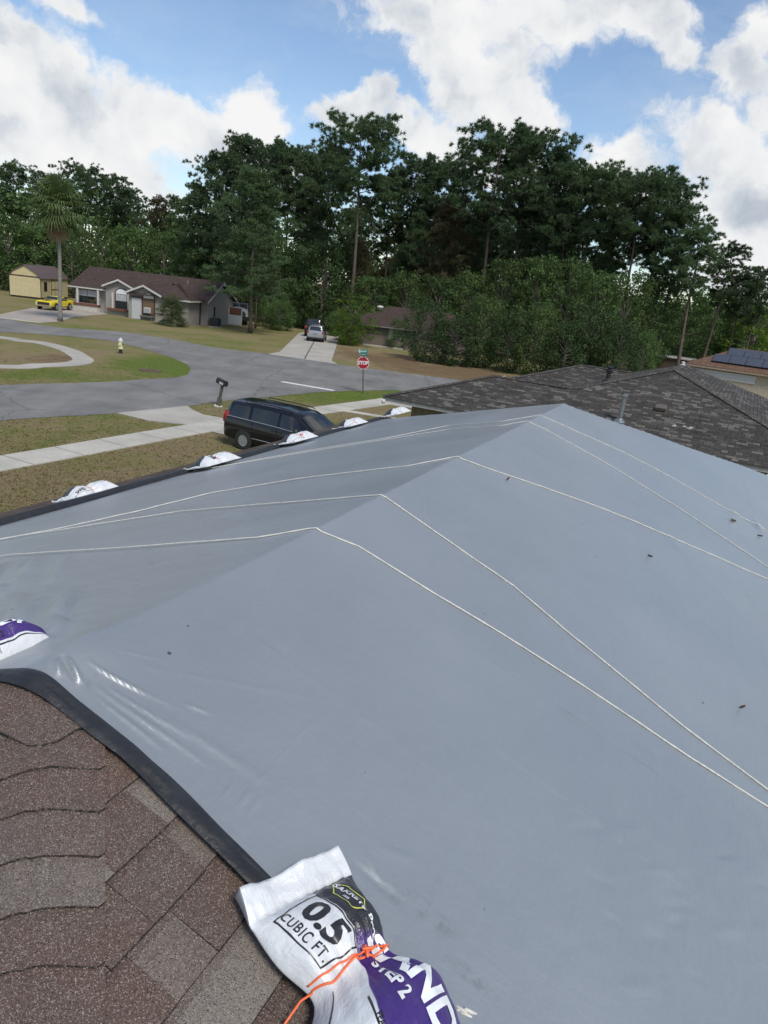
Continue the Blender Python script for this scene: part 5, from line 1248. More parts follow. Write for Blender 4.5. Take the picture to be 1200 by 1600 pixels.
dark, _ = car('dark_suv', 'dark car parked in front of the silver one on the concrete drive', 'car', paint_mat('dark_paint', (.012, .014, .018), .22), [(a, b, c_ * 1.12, d * 1.1, e * 1.03, f_ * 1.05) for a, b, c_, d, e, f_ in SUV], [(-1.4, .96), (1.45, .96)], [(-1.98, -1.15, -1.85, -1.15, 'side_window'), (-1.05, 0, -1.05, 0, 'door_window'), (.08, .98, .08, .33, 'front_window')], wind=(1.05, .42, .88), rear=(-2.24, -2.06, .84), extras=suv_extras)
dark.location = (c[0] - 1.05, c[1] + 8.6, .03); dark.rotation_euler = (0, 0, frame_az(None, 2)); dark.scale = (1.05, 1.08, 1.12)

def old_truck():
    d = 97; p = at_dist(374, 470, d); r = empty('old_truck', (p[0], p[1], 0), frame_az(None, 168)); tag(r, 'old white truck with a rounded dark grille parked beside the ranch house', 'truck')
    wp = M('white_truck_paint', (.50, .51, .50), .45, .12, 2); dk = M_BLACK
    n = 12
    def arch(w, z0, h): return [(-w, z0)] + [(-w * math.cos(math.pi * i / n) if True else 0, z0 + h * (.45 + .55 * math.sin(math.pi * i / n))) for i in range(n + 1)] + [(w, z0)]
    def loft(stations, nm, mat):
        mb = MB(); V = []; k = n + 3
        for x, w, z0, h in stations: V += [(x, y, z) for y, z in arch(w, z0, h)]
        F_ = [(i * k + j, i * k + (j + 1) % k, (i + 1) * k + (j + 1) % k, (i + 1) * k + j) for i in range(len(stations) - 1) for j in range(k)]
        mb.add(V, F_ + [tuple(range(k))[::-1], tuple((len(stations) - 1) * k + j for j in range(k))]); return mb.build(nm, mat, r, smooth=True, angle=R(40))
    loft([(.2, 1.22, 1.0, 1.15), (1.5, 1.2, 1.0, 1.05), (2.05, 1.12, 1.02, .95), (2.15, 1.05, 1.05, .85)], 'hood', wp)
    loft([(2.12, .9, 1.08, .70), (2.19, .9, 1.08, .70)], 'grille', M('dull_grey_grille', (.05, .052, .056), .6, .3, 20))
    mb = MB(); mb.box(-1.6, .2, -1.15, 1.15, .8, 1.9); mb.box(-5.4, -1.7, -1.2, 1.2, .95, 1.35); mb.build('cab', wp, r, bevel=.05)
    mb = MB()
    for y in (-1.08, 0, 1.08): mb.box(.08, .16, y - .05, y + .05, 1.9, 2.62)
    mb.box(.08, .16, -1.1, 1.1, 2.55, 2.64); mb.box(-1.5, .16, -1.12, -1.04, 2.55, 2.63); mb.box(-1.5, .16, 1.04, 1.12, 2.55, 2.63); mb.build('windshield_frame', M('grey_frame_metal', (.22, .23, .23), .5), r)
    mb = MB(); mb.box(.10, .13, -1.05, 1.05, 1.9, 2.55); mb.build('windshield', M_GLASS, r)
    mb = MB(); mb.box(-2.6, -1.75, .25, 1.1, 1.9, 2.35); mb.build('white_box', M_WHITE, r, bevel=.04)
    mb = MB(); mb.box(2.0, 2.35, -1.15, 1.15, .55, .85); mb.build('bumper', dk, r, bevel=.03); mb = MB(); mb.box(-5.3, 2.0, -1.0, 1.0, .45, .95); mb.build('chassis', dk, r)
    for x in (1.2, -3.6):
        for s in (1, -1): mb = MB(); mb.lathe([(.25, -.15), (.5, -.15), (.53, -.1), (.53, .1), (.5, .15), (.25, .15)], 20, (x, s * 1.0, .53), 'y'); w = mb.build('wheel', M('tyre_rubber', (.022, .022, .022), .8), r, smooth=True, angle=R(40)); mb = MB(); mb.lathe([(0, -.08), (.25, -.08), (.25, .08), (0, .08)], 16, (x, s * 1.0, .53), 'y'); mb.build('hub', wp, w)
    for s in (1, -1): mb = MB(); mb.lathe([(0, 0), (.11, 0), (.11, .05), (0, .08)], 12, (2.1, s * .98, 1.2), 'x'); mb.build('headlight', M_LAMP, r)
old_truck()

# ================================================================ STREET FURNITURE
def mailbox(loc, rz, lean, label, small=False):
    r = empty('mailbox', loc, rz); r.rotation_euler = (0, lean, rz); tag(r, label, 'mailbox')
    wood = M('weathered_post_wood', (.10, .095, .08), .9, .3, 4, stretch=(4, 4, .6))
    m = MB(); m.box(-.055, .055, -.055, .055, -.15, 1.08); m.box(-.10, .10, -.07, .07, -.15, .42); m.build('post', wood, r)
    m = MB(); m.box(-.30, .26, -.05, .05, 1.081, 1.12); m.build('arm', wood, r)
    m = MB(); n = 10; V = []; xs = [-.34, -.33, .22, .24]
    for x in xs: V += [(x, -.115, 1.121), (x, -.115, 1.25)] + [(x, -.115 * math.cos(math.pi * i / n), 1.25 + .115 * math.sin(math.pi * i / n)) for i in range(1, n)] + [(x, .115, 1.25), (x, .115, 1.121)]
    k = n + 3; m.add(V, [(i * k + j, (i + 1) * k + j, (i + 1) * k + (j + 1) % k, i * k + (j + 1) % k) for i in range(3) for j in range(k)] + [tuple(range(k)), tuple(3 * k + j for j in range(k))[::-1]])
    m.build('box', M_BLACK if not small else M('grey_box', (.12, .125, .13), .5), r, smooth=True, angle=R(40))
    if not small:
        m = MB(); m.box(-.12, .12, -.122, -.116, 1.14, 1.24); m.build('number_panel', M('worn_white_panel', (.5, .49, .46), .6, .3, 20), r)
        m = MB(); m.box(.16, .19, -.14, -.118, 1.2, 1.36); m.build('flag', M_BLACK, r)
        m = MB(); m.lathe([(0, 0), (.24, 0), (.2, .05), (0, .06)], 12); m.build('footing', M_CONC, r)
    return r
p = G(341, 635); mailbox((p[0], p[1], 0), frame_az(None, 117), R(11), 'black mailbox on a leaning wooden post near the street edge')
p = G(-6, 551); mailbox((p[0], p[1], 0), frame_az(None, 30), R(1), 'grey mailbox at the very left edge of the photo on the grass island', True)

def stop_sign():
    p = G(567, 614.5); r = empty('stop_sign', (p[0], p[1], 0), frame_az(None, 103)); tag(r, 'red octagonal stop sign with two green street name blades on a metal post', 'road sign')
    r.rotation_euler = (0, R(-5.2), frame_az(None, 103))
    m = MB(); m.box(-.03, .03, -.02, .02, -.2, 2.62); m.build('post', M('dark_green_post', (.055, .065, .06), .6, .2, 9), r)
    oc = lambda k: [(k * math.cos(R(22.5 + 45 * i)), 1.86 + k * math.sin(R(22.5 + 45 * i))) for i in range(8)]
    m = MB(); m.xz(oc(.412), -.032, -.022); f = m.build('face', M('sign_white', (.62, .60, .58), .5, .05), r)
    m = MB(); m.xz(oc(.375), -.036, -.0325); m.build('red_panel', M('sign_red', (.34, .012, .022), .45, .06), f)
    pts, fs = text_cells('STOP', .30, .010, 0, 'CENTER', .92); m = MB(); m.add([(x, -.039, 1.86 + y) for x, y in pts], fs); m.build('lettering', M_INKW, f)
    gr = M('sign_green', (.035, .19, .15), .5, .08)
    def blade(w, h, z, rz):
        b = MB(); b.box(-w / 2, w / 2, -.006, .006, -h / 2, h / 2); o = b.build('street_name_blade', gr, r); o.location = (0, -.035, z); o.rotation_euler = (0, 0, rz)
        q = MB(); rr_ = random.Random(int(w * 100)); x = -w * .36
        q.box(-w / 2 + .012, -w / 2 + .10, -.0085, -.0065, -h / 2 + .012, h / 2 - .012)
        while x < w * .34: l = rr_.uniform(.02, .05); q.box(x, x + l, -.0085, -.0065, -h * .22, h * rr_.uniform(.05, .24)); x += l + .018
        q.build('worn_letters', M('pale_green_letters', (.45, .60, .56), .5, .1), o)
    blade(.62, .20, 2.39, R(-25)); blade(.76, .17, 2.57, R(0)) if False else None
    blade(.56, .22, 2.57, R(4))
stop_sign()
def hydrant():
    p = G(188.5, 552); r = empty('fire_hydrant', (p[0], p[1], 0)); tag(r, 'pale yellow fire hydrant with white cap and black base on the grass island', 'hydrant')
    m = MB(); m.lathe([(0, 0), (.15, 0), (.15, .05), (.115, .06), (.115, .30), (0, .31)], 18); m.build('base', M_BLACK, r, smooth=True, angle=R(35))
    m = MB(); m.lathe([(.0, .30), (.17, .30), (.17, .36), (.125, .38), (.12, .74), (.15, .77), (.15, .82), (0, .83)], 18); m.build('barrel', M('pale_yellow_paint', (.62, .60, .34), .5, .1), r, smooth=True, angle=R(35))
    m = MB(); m.lathe([(.16, .83), (.16, .86), (.14, .93), (.09, 1.0), (.03, 1.03), (.03, 1.08), (0, 1.09)], 18); m.build('cap', M_WHITE, r, smooth=True, angle=R(35))
    for s in (1, -1): m = MB(); m.lathe([(0, s * .10), (.075, s * .10), (.075, s * .20), (.05, s * .21), (0, s * .23)], 12, (0, 0, .68), 'x'); m.build('side_outlet', M('grey_outlet', (.2, .2, .18), .6), r)
    m = MB(); m.lathe([(0, -.11), (.095, -.11), (.095, -.20), (0, -.21)], 12, (0, 0, .62), 'y'); m.build('front_outlet', M('pale_yellow_paint', (.62, .60, .34), .5, .1), r); r.scale = (1.05, 1.05, 1.02)
hydrant()

# ================================================================ TREES
def leaf_material(name, col, var=.45, trans=.32, hue=.3):
    m = bpy.data.materials.new(name); m.use_nodes = True; T = NT(m.node_tree); B = T.n['Principled BSDF']
    oi = T.new('ShaderNodeObjectInfo').outputs['Random']; co = T.new('ShaderNodeTexCoord').outputs['Object']
    n = T.math('ADD', T.math('MULTIPLY', T.noise(co, .55, 3, .6), .6), T.math('MULTIPLY', T.noise(co, 3.5, 2, .6), .4))
    v = T.math('ADD', T.map(n, .3, .7, -.5, .5), T.math('MULTIPLY', T.math('SUBTRACT', oi, .5), hue * 2))
    warm = (col[0] * 1.22, col[1] * 1.10, col[2] * .85)
    c = T.mix(T.map(v, -.6, .6), tuple(x * (1 - var) for x in col), tuple(min(1, x * (1 + var)) for x in warm))
    T.l.new(c, B.inputs['Base Color']); B.inputs['Roughness'].default_value = .65; B.inputs['Specular IOR Level'].default_value = .25
    tr = T.new('ShaderNodeBsdfTranslucent'); T.l.new(T.mix(.5, c, tuple(min(1, x * 2.0) for x in warm)), tr.inputs[0])
    mx = T.new('ShaderNodeMixShader'); mx.inputs[0].default_value = trans; T.l.new(B.outputs[0], mx.inputs[1]); T.l.new(tr.outputs[0], mx.inputs[2]); T.l.new(mx.outputs[0], T.n['Material Output'].inputs[0]); return m
M_PINE = leaf_material('pine_needles', (.070, .122, .068)); M_PINEB = leaf_material('brownish_needles', (.095, .092, .055)); M_BROAD = leaf_material('dark_leaves', (.060, .112, .042)); M_BRT = leaf_material('bright_leaves', (.085, .150, .026), .35, .35); M_DEEP = leaf_material('deep_green_leaves', (.026, .052, .020), .5, .15); M_OLIVE = leaf_material('olive_leaves', (.058, .100, .036))
M_BARK = M('pine_bark', (.095, .072, .058), .95, .35, 2.2, bump=.5, bscale=6, stretch=(2, 2, .5)); M_BARKG = M('grey_bark', (.12, .105, .09), .95, .3, 3)

def needles(centres, out, K, ln, wd, rng_):
    """tufts: K thin blades fanning round each centre"""
    n = len(centres); c = np.repeat(centres, K, 0); o = np.repeat(out, K, 0)
    d = rng_.normal(0, 1, (n * K, 3)) + o * 1.0; d[:, 2] += .25; d /= np.linalg.norm(d, axis=1)[:, None]
    sd = np.cross(d, rng_.normal(0, 1, (n * K, 3))); sd /= np.linalg.norm(sd, axis=1)[:, None] + 1e-9
    L = ln * rng_.uniform(.6, 1.2, (n * K, 1)); w = wd * rng_.uniform(.7, 1.3, (n * K, 1)); b = c + d * L * .12
    return np.stack([b - sd * w * .5, b + sd * w * .5, c + d * L + sd * w * .15], 1).reshape(-1, 3)
def pine_proto(seed, Ht=26.0, base=.5, spread=5.0, nl=30, per=9, K=34, flat=.35, lean=.6, gaps=.25, nlen=.46, nwid=.085):
    rg = np.random.default_rng(seed); rd = random.Random(seed)
    mb = MB(); pts = []; ph = rd.uniform(0, 6)
    for i in range(14):
        t = i / 13; pts.append(Vector((lean * t * math.cos(ph) + .25 * math.sin(t * 5 + ph) * t, lean * t * math.sin(ph) + .25 * math.cos(t * 4 + ph) * t, Ht * t * .97)))
    r0 = Ht * .0098; mb.tube(pts, [r0 * (1.25 if i == 0 else 1) * (1 - .86 * (i / 13)) for i in range(14)], 8)
    tp = lambda h: pts[min(12, int(h * 13))].lerp(pts[min(13, int(h * 13) + 1)], h * 13 - int(h * 13))
    C = []; O = []
    skip = [rd.uniform(0, 6.28) for _ in range(2)]
    for i in range(nl):
        t = (i + rd.random()) / nl; h = base + (.965 - base) * t; a = i * 2.4 + rd.uniform(-.5, .5)
        prof = math.sqrt(max(.05, 1 - ((t - flat) / (1.02 - flat if t > flat else flat + .45)) ** 2)); L = spread * prof * rd.uniform(.65, 1.15)
        if t < .3 and rd.random() < gaps: L *= .45
        p0 = tp(h); up = (.25 + .55 * t) * rd.uniform(.6, 1.3); dr = Vector((math.cos(a), math.sin(a), 0))
        P = [p0 + dr * (L * f) + Vector((0, 0, L * up * f * f * .9 + L * .12 * math.sin(f * 3))) + Vector((rd.uniform(-.2, .2), rd.uniform(-.2, .2), 0)) * f for f in (0, .25, .5, .75, 1)]
        rb = r0 * .26 * (1 - .6 * t); mb.tube(P, [rb, rb * .8, rb * .6, rb * .4, rb * .2], 5, False)
        for j in range(int(per * 4.2)):
            f = rd.uniform(.30, 1.02); q = P[min(3, int(f * 4))].lerp(P[min(4, int(f * 4) + 1)], min(1.0, f * 4 - int(f * 4))) if f < 1 else P[4]
            if j % 5 == 0: sub = q + Vector((rd.uniform(-1, 1), rd.uniform(-1, 1), rd.uniform(-.5, .7))) * (L * .20 + .35) * (.5 + .5 * f)
            c = sub + Vector((rd.uniform(-1, 1), rd.uniform(-1, 1), rd.uniform(-.45, .45))) * .62; C.append(c); O.append(((c - tp(min(.95, h - .03))).normalized()) * .8)
            if j % 5 == 0: mb.tube([q, q.lerp(c, .9)], [rb * .25, rb * .12], 3, False)
    for i in range(7):       # dead stubs on the bare bole
        h = rd.uniform(base * .45, base); a = rd.uniform(0, 6.28); p0 = tp(h); L = rd.uniform(.5, 2.2); mb.tube([p0, p0 + Vector((math.cos(a) * L, math.sin(a) * L, L * .2))], [r0 * .14, r0 * .05], 4, False)
    V = needles(np.array([tuple(c) for c in C]), np.array([tuple(o) for o in O]), K, nlen, nwid, rg)
    return mb, V
def mesh_only(name, V, Fc, mat):
    o = np_mesh(name, V, Fc, mat); me = o.data; bpy.data.objects.remove(o); return me
def mb_mesh(mb, name, mat, smooth=True):
    o = mb.build(name, mat, smooth=smooth); me = o.data; bpy.data.objects.remove(o); return me
PINES = []
for i, kw in enumerate([dict(base=.53, spread=5.4, nl=36, per=10), dict(base=.47, spread=5.0, nl=42, per=9, flat=.25), dict(base=.60, spread=4.4, nl=28, per=11, flat=.45), dict(base=.20, spread=4.8, nl=58, per=9, flat=.2, lean=.3),
                        dict(base=.56, spread=3.4, nl=30, per=6, flat=.2, lean=1.0), dict(base=.62, spread=6.2, nl=30, per=12, flat=.5), dict(base=.58, spread=2.6, nl=24, per=4, flat=.2, lean=.3)]):
    mb, V = pine_proto(40 + i, **kw); PINES.append((mb_mesh(mb, 'pine_trunk', M_BARK), mesh_only('pine_crown', V, np.arange(len(V)).reshape(-1, 3), M_PINE)))
PINE_BROWN = []
for k in (1, 3, 4):
    me = PINES[k][1].copy(); me.materials.clear(); me.materials.append(M_PINEB); PINE_BROWN.append((PINES[k][0], me))
def put_tree(kind, tr, cr, x, y, sx, sz, rz, label, cat, group, tilt=0.0):
    r = empty(kind, (x, y, 0), rz); r.rotation_euler = (tilt, 0, rz); tag(r, label, cat, group); r.scale = (sx, sx, sz)
    for nm, me in (('trunk', tr), ('crown', cr)):
        o = bpy.data.objects.new(nm, me); COL.objects.link(o); o.parent = r
    return r
rt = random.Random(21)
def pine_at(px, py, d, k, label, brown=False, w=1.0, mid=None, group='pines of the wood behind the houses'):
    top = at_dist(px, py, d); h = top[2]; tr, cr = (PINE_BROWN if brown else PINES)[k]
    s = h / 26.0; return put_tree('pine_tree', tr, cr, top[0], top[1], s * w, s, rt.uniform(0, 6.28), label, 'tree', group)
pine_at(20, 250, 128, 2, 'open crowned pine at the far left edge, above the yellow shed')
pine_at(72, 268, 132, 0, 'pine whose top shows just behind the fan palm crown')
pine_at(130, 256, 130, 5, 'round topped pine rising just right of the fan palm')
pine_at(172, 272, 134, 0, 'pine above the left end of the ranch house roof')
pine_at(205, 290, 136, 1, 'dense pine above the left arched window of the ranch house')
pine_at(240, 300, 124, 2, 'thin brownish pine with sky showing through, above the ranch house ridge', True)
pine_at(276, 302, 126, 1, 'dark pine above the right arched window of the ranch house')
pine_at(312, 282, 112, 3, 'bushy pine above the right gable end of the ranch house')
pine_at(342, 234, 108, 1, 'ragged pine at the left shoulder of the tall central pines')
pine_at(377, 202, 104, 3, 'tall ragged pine at the left of the central group, highest on its side')
pine_at(420, 216, 112, 0, 'pine just right of the tall ragged one, with a flatter top')
pine_at(458, 224, 116, 5, 'dark round pine above the concrete drive with the silver car')
p_near = pine_at(398, 258, 83, 3, 'near pine with a brown trunk standing before the white truck', w=1.35)
g = G(391, 521); p_near.location = (g[0], g[1], 0)
p2 = pine_at(412, 318, 88, 1, 'slimmer pine close behind the near trunk by the white truck', w=.9); g = G(399, 513); p2.location = (g[0], g[1], 0)
pine_at(494, 236, 108, 1, 'pine just left of the tallest pine, lower and narrower')
pine_at(524, 232, 112, 0, 'pine tucked behind the left side of the tallest pine')
pine_at(577, 181, 96, 5, 'tallest pine with a long bare trunk and a broad umbrella crown', w=1.15)
pine_at(622, 262, 112, 1, 'lower pine under the right side of the tallest pine')
pine_at(657, 237, 110, 0, 'pine with a round top right of the tallest pine')
pine_at(692, 244, 110, 2, 'pine left of the thin spiky topped pine')
pine_at(737, 205, 104, 6, 'very thin pine with a sparse spiky top showing sky')
pine_at(715, 300, 100, 1, 'brownish pine under the thin spiky one', True)
pine_at(795, 193, 96, 0, 'big pine crown left of centre in the right hand grove, highest there', w=1.15)
pine_at(838, 200, 99, 5, 'broad pine right beside the highest of the right hand grove')
pine_at(876, 230, 99, 1, 'pine stepping down right of the broad one')
pine_at(908, 258, 95, 0, 'pine with a pointed top over the small grey roof ridge')
pine_at(944, 252, 94, 2, 'pine with an open top above the black vent stack')
pine_at(980, 268, 97, 1, 'dense pine above the neighbour roof peak, left side')
pine_at(1020, 263, 92, 5, 'wide flat topped pine above the neighbour roof peak', w=1.1)
pine_at(1052, 276, 94, 0, 'pine at the right shoulder of the wide flat topped one')
pine_at(1080, 312, 92, 1, 'pine stepping down towards the solar panel house')
pine_at(1112, 345, 88, 4, 'pine with bare crooked limbs against the sky at the right', w=1.4)
pine_at(1142, 374, 93, 4, 'small open pine right of the crooked limbed one', w=1.3)
pine_at(1168, 425, 96, 2, 'low pine above the solar panels'); pine_at(1198, 415, 94, 0, 'low pine at the right edge of the photo')
for i in range(46):
    px = rt.choice((rt.uniform(460, 1050), rt.uniform(560, 960))); py = rt.uniform(300, 390) if px < 900 else rt.uniform(330, 400); brown = rt.random() < .25
    pine_at(px, py, rt.uniform(100, 135), rt.choice((0, 1, 2)) if brown else rt.choice((4, 6, 2, 1)), 'slim pine standing in the crowded wood behind the taller pines', brown, w=rt.uniform(.7, 1.0), group='slim pines crowded inside the wood')

def broad_proto(seed, Ht=9.0, spread=4.0, lobes=46, per=120, leaf=.30, low=.12):
    rg = np.random.default_rng(seed); rd = random.Random(seed); mb = MB()
    base = [Vector((0, 0, -.1)), Vector((.1, .05, Ht * .2)), Vector((.2, -.1, Ht * .42)), Vector((.1, .1, Ht * .7))]; mb.tube(base, [.20, .16, .12, .05], 8)
    C = []; Rr = []
    for i in range(lobes):
        a = i * 2.39996 + rd.uniform(-.4, .4); t = (i + .5) / lobes; z = low + (1 - low) * t; pr = math.sin(math.pi * min(1, .10 + .84 * z)) ** .6; rr_ = spread * pr * math.sqrt(rd.uniform(.25, 1)) * rd.uniform(.75, 1.12)
        c = Vector((math.cos(a) * rr_, math.sin(a) * rr_, Ht * z * rd.uniform(.93, 1.03))); C.append(c); Rr.append(spread * rd.uniform(.16, .30))
        if i % 2 == 0: s = base[1].lerp(base[3], z * .8); mb.tube([s, s.lerp(c, .5) + Vector((0, 0, .25)), c], [.07, .045, .015], 5, False)
    c = np.repeat(np.array([tuple(p) for p in C]), per, 0); rad = np.repeat(np.array(Rr), per)[:, None]; n = len(c)
    d = rg.normal(0, 1, (n, 3)); d /= np.linalg.norm(d, axis=1)[:, None]; p = c + d * rad * rg.uniform(.3, 1.15, (n, 1)) * np.array([1.15, 1.15, .8])
    u_ = rg.normal(0, 1, (n, 3)) ; u_ /= np.linalg.norm(u_, axis=1)[:, None]; nn = d + rg.normal(0, .7, (n, 3)) + np.array([0, 0, .4]); v_ = np.cross(nn, u_); v_ /= np.linalg.norm(v_, axis=1)[:, None] + 1e-9; u_ = np.cross(v_, nn); u_ /= np.linalg.norm(u_, axis=1)[:, None] + 1e-9
    s = leaf * rg.uniform(.6, 1.25, (n, 1)); V = np.stack([p - u_ * s * .5, p + v_ * s * .28, p + u_ * s * .5, p - v_ * s * .28], 1).reshape(-1, 3)
    return mb, V
BROADS = []
for i, kw in enumerate([dict(), dict(spread=3.4, Ht=10, lobes=52), dict(spread=4.6, Ht=8, lobes=62, low=.03), dict(spread=4.2, Ht=7.0, lobes=66, low=.01), dict(spread=3.0, Ht=9, lobes=30, per=70)]):
    mb, V = broad_proto(80 + i, **kw); BROADS.append((mb_mesh(mb, 'leafy_trunk', M_BARKG), mesh_only('leafy_crown', V, np.arange(len(V)).reshape(-1, 4), M_BROAD), kw.get('Ht', 9.0), kw.get('spread', 4.0)))
def recol(k, mat):
    me = BROADS[k][1].copy(); me.materials.clear(); me.materials.append(mat); return me
BR = {(k, m.name): recol(k, m) for k in range(5) for m in (M_BRT, M_OLIVE, M_DEEP)}
def broad_at(px, py, d, wpx, k, label, mat=None, group='leafy trees under the pines', kind='leafy_tree'):
    """crown wpx photo pixels wide, top at py"""
    top = at_dist(px, py, d); h = max(2.0, top[2]); w = wpx / 1146 * d / 2; tr, cr, H0, S0 = BROADS[k]
    if mat is not None: cr = BR[(k, mat.name)]
    return put_tree(kind, tr, cr, top[0], top[1], w / S0, h / H0, rt.uniform(0, 6.28), label, 'bush' if kind == 'bush' else 'tree', group)
L_ = [(10, 335, 124, 90, 0, 'dark leafy tree at the left edge behind the yellow shed'), (52, 352, 122, 80, 1, 'dark leafy tree right behind the yellow shed roof'), (112, 350, 120, 70, 0, 'dark leafy tree behind the fan palm trunk'),
      (158, 345, 119, 46, 4, 'yellow green leafy tree lighter than its neighbours, behind the ranch house', M_OLIVE), (205, 350, 120, 80, 1, 'dark leafy tree behind the left half of the ranch roof'), (255, 360, 119, 80, 0, 'dark leafy tree behind the middle of the ranch roof ridge'),
      (300, 372, 116, 76, 1, 'dark leafy tree behind the right end of the ranch roof'), (342, 350, 110, 90, 1, 'dark leafy tree between the ranch gable and the white truck'), (385, 372, 108, 90, 0, 'dark leafy tree behind the white truck'),
      (432, 370, 104, 90, 1, 'dark leafy tree left of the dark car'), (478, 375, 104, 80, 0, 'dark leafy tree right behind the dark car'), (512, 372, 99, 80, 1, 'dark leafy tree over the right edge of the concrete drive'),
      (590, 430, 93, 90, 1, 'leafy tree behind the dim brick house, left end'), (640, 425, 92, 80, 0, 'leafy tree above the dim brick house roof', M_OLIVE), (690, 430, 92, 80, 1, 'leafy tree above the right end of the dim brick house'),
      (740, 425, 92, 90, 0, 'leafy tree low in the middle of the pine grove'), (795, 400, 90, 90, 1, 'leafy tree below the highest pine of the right hand grove', M_OLIVE), (850, 398, 90, 90, 1, 'dark leafy tree above the neighbour front wing'),
      (900, 405, 88, 100, 0, 'dark leafy tree above the small far roof ridge'), (945, 420, 84, 90, 1, 'dark leafy tree behind the black vent stack'), (990, 425, 86, 90, 0, 'leafy tree left of the neighbour roof peak', M_OLIVE), (1035, 425, 92, 90, 1, 'leafy tree behind the pale carport, left side'),
      (1080, 455, 100, 90, 0, 'leafy tree behind the pale carport, right side'), (1125, 450, 108, 90, 1, 'leafy tree behind the solar panel roof ridge'), (1165, 455, 108, 80, 2, 'leafy tree behind the right half of the solar panel roof')]
for t in L_: broad_at(*t)
broad_at(560, 462, 80, 78, 4, 'bright green young tree beside the concrete drive, before the brick house', M_BRT); broad_at(548, 492, 80.5, 55, 3, 'bright green low bush under the young tree by the drive', M_BRT, kind='bush')
broad_at(1192, 474, 104, 80, 1, 'light green leafy tree at the right edge above the solar panels', M_BRT)
for (px, py, d, w, k, lb, m) in [(672, 474, 71, 85, 2, 'big dark bush at the left end of the roadside thicket', M_DEEP), (718, 498, 70, 80, 3, 'dark bush second from the left in the roadside thicket', M_DEEP), (762, 466, 72, 85, 3, 'grey olive bush in the middle of the roadside thicket', M_OLIVE), (805, 492, 70, 80, 2, 'dark bush over the left ridge of the neighbour front wing', M_DEEP),
                             (848, 478, 70, 85, 2, 'olive bush over the middle of the neighbour roof', M_OLIVE), (892, 505, 69, 80, 3, 'dark bush over the far small ridge of the neighbour roof', M_DEEP), (934, 480, 71, 85, 3, 'bush over the neighbour roof right of the small ridge', M_DEEP), (978, 508, 70, 80, 2, 'dark bush left of the neighbour roof peak', M_DEEP), (1012, 520, 74, 50, 3, 'small dark bush beside the pale carport', None),
                             (628, 500, 83, 50, 2, 'dark bush before the brick house window', None), (440, 470, 92, 50, 3, 'dark bush at the left of the concrete drive', None), (418, 482, 96, 40, 2, 'dark bush right of the white truck', None), (525, 490, 92, 34, 3, 'dark bush at the far right end of the concrete drive', None), (465, 470, 101, 60, 3, 'dark bush behind the dark car, left', None), (505, 472, 101, 60, 2, 'dark bush behind the dark car, right', None)]:
    broad_at(px, py, d, w, k, lb, m, group='bushes along the edge of the wood', kind='bush')

# fan palm and palmetto
def fan(V, F_, base, dr, size, droop, rd, n=21, dead=False):
    dr = dr.normalized(); side = dr.cross(Vector((0, 0, 1))); side = side.normalized() if side.length > .1 else Vector((1, 0, 0)); up = side.cross(dr)
    pet = size * .75; hub = base + dr * pet + Vector((0, 0, -droop * .25 * pet)); w = .02 * size
    o = len(V); V.extend([base + side * w, base - side * w, hub - side * w, hub + side * w]); F_.append((o, o + 1, o + 2, o + 3))
    for i in range(n):
        a = (i / (n - 1) - .5) * R(235); d = (dr * math.cos(a) + side * math.sin(a)).normalized(); L = size * (1 - .18 * abs(a) / 2) * rd.uniform(.85, 1.1)
        m = hub + d * L * .55 + up * .05 * size; t = hub + d * L + Vector((0, 0, -droop * L * rd.uniform(.35, .8))); px = d.cross(up).normalized() * size * .030
        o = len(V); V.extend([hub, m + px, t, m - px]); F_.append((o, o + 1, o + 2, o + 3))
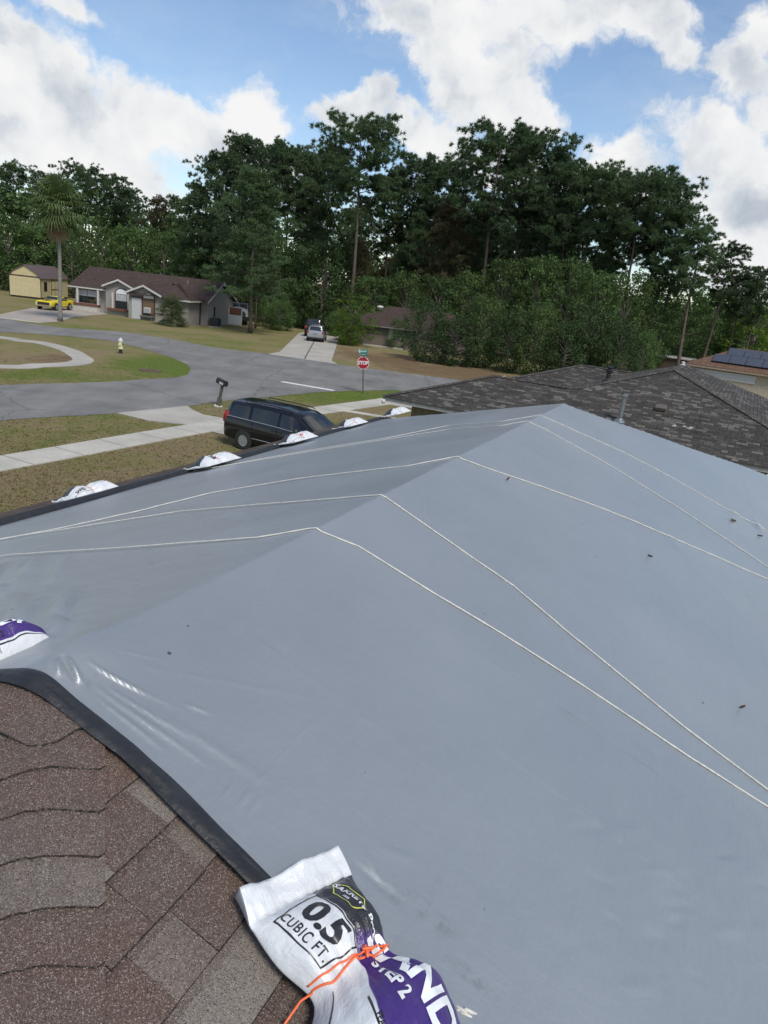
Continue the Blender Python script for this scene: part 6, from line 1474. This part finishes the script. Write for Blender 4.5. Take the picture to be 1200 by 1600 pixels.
def palm(name, label, loc, th, size, nf, mat, deadskirt=True, tr=.19):
    r = empty(name, loc); tag(r, label, 'palm tree' if th > 3 else 'palm shrub'); rd = random.Random(int(th * 10)); mb = MB(); n = 16
    mb.tube([Vector((.25 * math.sin(t * 2.2 / n) * th * .05, 0, th * t / n)) for t in range(n + 1)], [tr * (1.5 if t == 0 else 1.08 if t == 1 else 1 - .22 * t / n) * (1 + .05 * (t % 2)) for t in range(n + 1)], 10); mb.build('trunk', M('palm_trunk', (.20, .185, .165), .9, .25, 3, bump=.4, bscale=9, stretch=(1, 1, 5)), r, smooth=True)
    V, F_ = [], []; top = Vector((.25 * math.sin(2.2) * th * .05, 0, th))
    for i in range(nf):
        el = R(72) - R(112) * (i / nf) + rd.uniform(-.32, .32); a = i * 2.399 + rd.uniform(-.3, .3); fan(V, F_, top + Vector((0, 0, .2 - .8 * i / nf)), Vector((math.cos(a) * math.cos(el), math.sin(a) * math.cos(el), math.sin(el))), size * rd.uniform(.85, 1.1), .55, rd)
    mb = MB(); mb.add(V, F_); mb.build('crown', mat, r)
    if deadskirt:
        V, F_ = [], []
        for i in range(22): a = i * 2.399; el = R(-62) - R(18) * rd.random(); fan(V, F_, top + Vector((0, 0, -.5 - .9 * rd.random())), Vector((math.cos(a) * math.cos(el), math.sin(a) * math.cos(el), math.sin(el))), size * rd.uniform(.5, .75), .3, rd)
        mb = MB(); mb.add(V, F_); mb.build('dead_fronds', leaf_material('dry_fronds', (.17, .13, .085), .3, .1), r)
g = G(94, 502); top = at_dist(98, 318, math.hypot(g[0], g[1]))
palm('fan_palm', 'tall fan palm with a bare grey trunk beside the yellow car driveway', (g[0], g[1], 0), top[2], 1.8, 64, leaf_material('palm_fronds', (.085, .135, .055), .35, .25))
g = G(268, 503) * .94; palm('palmetto', 'bushy green palmetto growing against the front wall of the ranch house', (g[0], g[1], 0), 1.5, 1.35, 34, leaf_material('palmetto_fronds', (.060, .082, .040), .35, .2), False, .16)
g2 = G(258, 503) * .945; palm('palmetto', 'smaller palmetto at the foot of the bushy one by the ranch house wall', (g2[0] + 1.2, g2[1] - .4, 0), .7, 1.0, 22, bpy.data.materials['palmetto_fronds'], False, .14)

# far woods that read as one dark mass
def far_woods():
    rg = np.random.default_rng(5); N = 150000; cl = 1900
    cx = np.empty((cl, 3))
    for i in range(cl):
        px = rg.uniform(-120, 1320); d = rg.uniform(122, 185); p = at_dist(px, 400, d); hmax = (16 if px < 540 else 12.5 if px < 790 else 11.5 if px < 1080 else 11) * (d / 170) ** .3 * rg.uniform(.75, 1.12)
        cx[i] = (p[0], p[1], rg.uniform(.6, hmax))
    c = np.repeat(cx, N // cl, 0); n = len(c); d = rg.normal(0, 1, (n, 3)); d /= np.linalg.norm(d, axis=1)[:, None]; p = c + d * rg.uniform(.5, 2.6, (n, 1)) * np.array([1.2, 1.2, .8]); p[:, 2] = np.maximum(p[:, 2], .1)
    u_ = rg.normal(0, 1, (n, 3)); u_ /= np.linalg.norm(u_, axis=1)[:, None]; v_ = np.cross(u_, rg.normal(0, 1, (n, 3))); v_ /= np.linalg.norm(v_, axis=1)[:, None]; s = rg.uniform(.4, .95, (n, 1))
    V = np.stack([p - u_ * s * .5, p + v_ * s * .3, p + u_ * s * .5, p - v_ * s * .3], 1).reshape(-1, 3)
    tag(np_mesh('woods', V, np.arange(len(V)).reshape(-1, 4), M_BROAD), 'dark unbroken woods far behind the houses and pines', 'woods', kind='stuff')
far_woods()
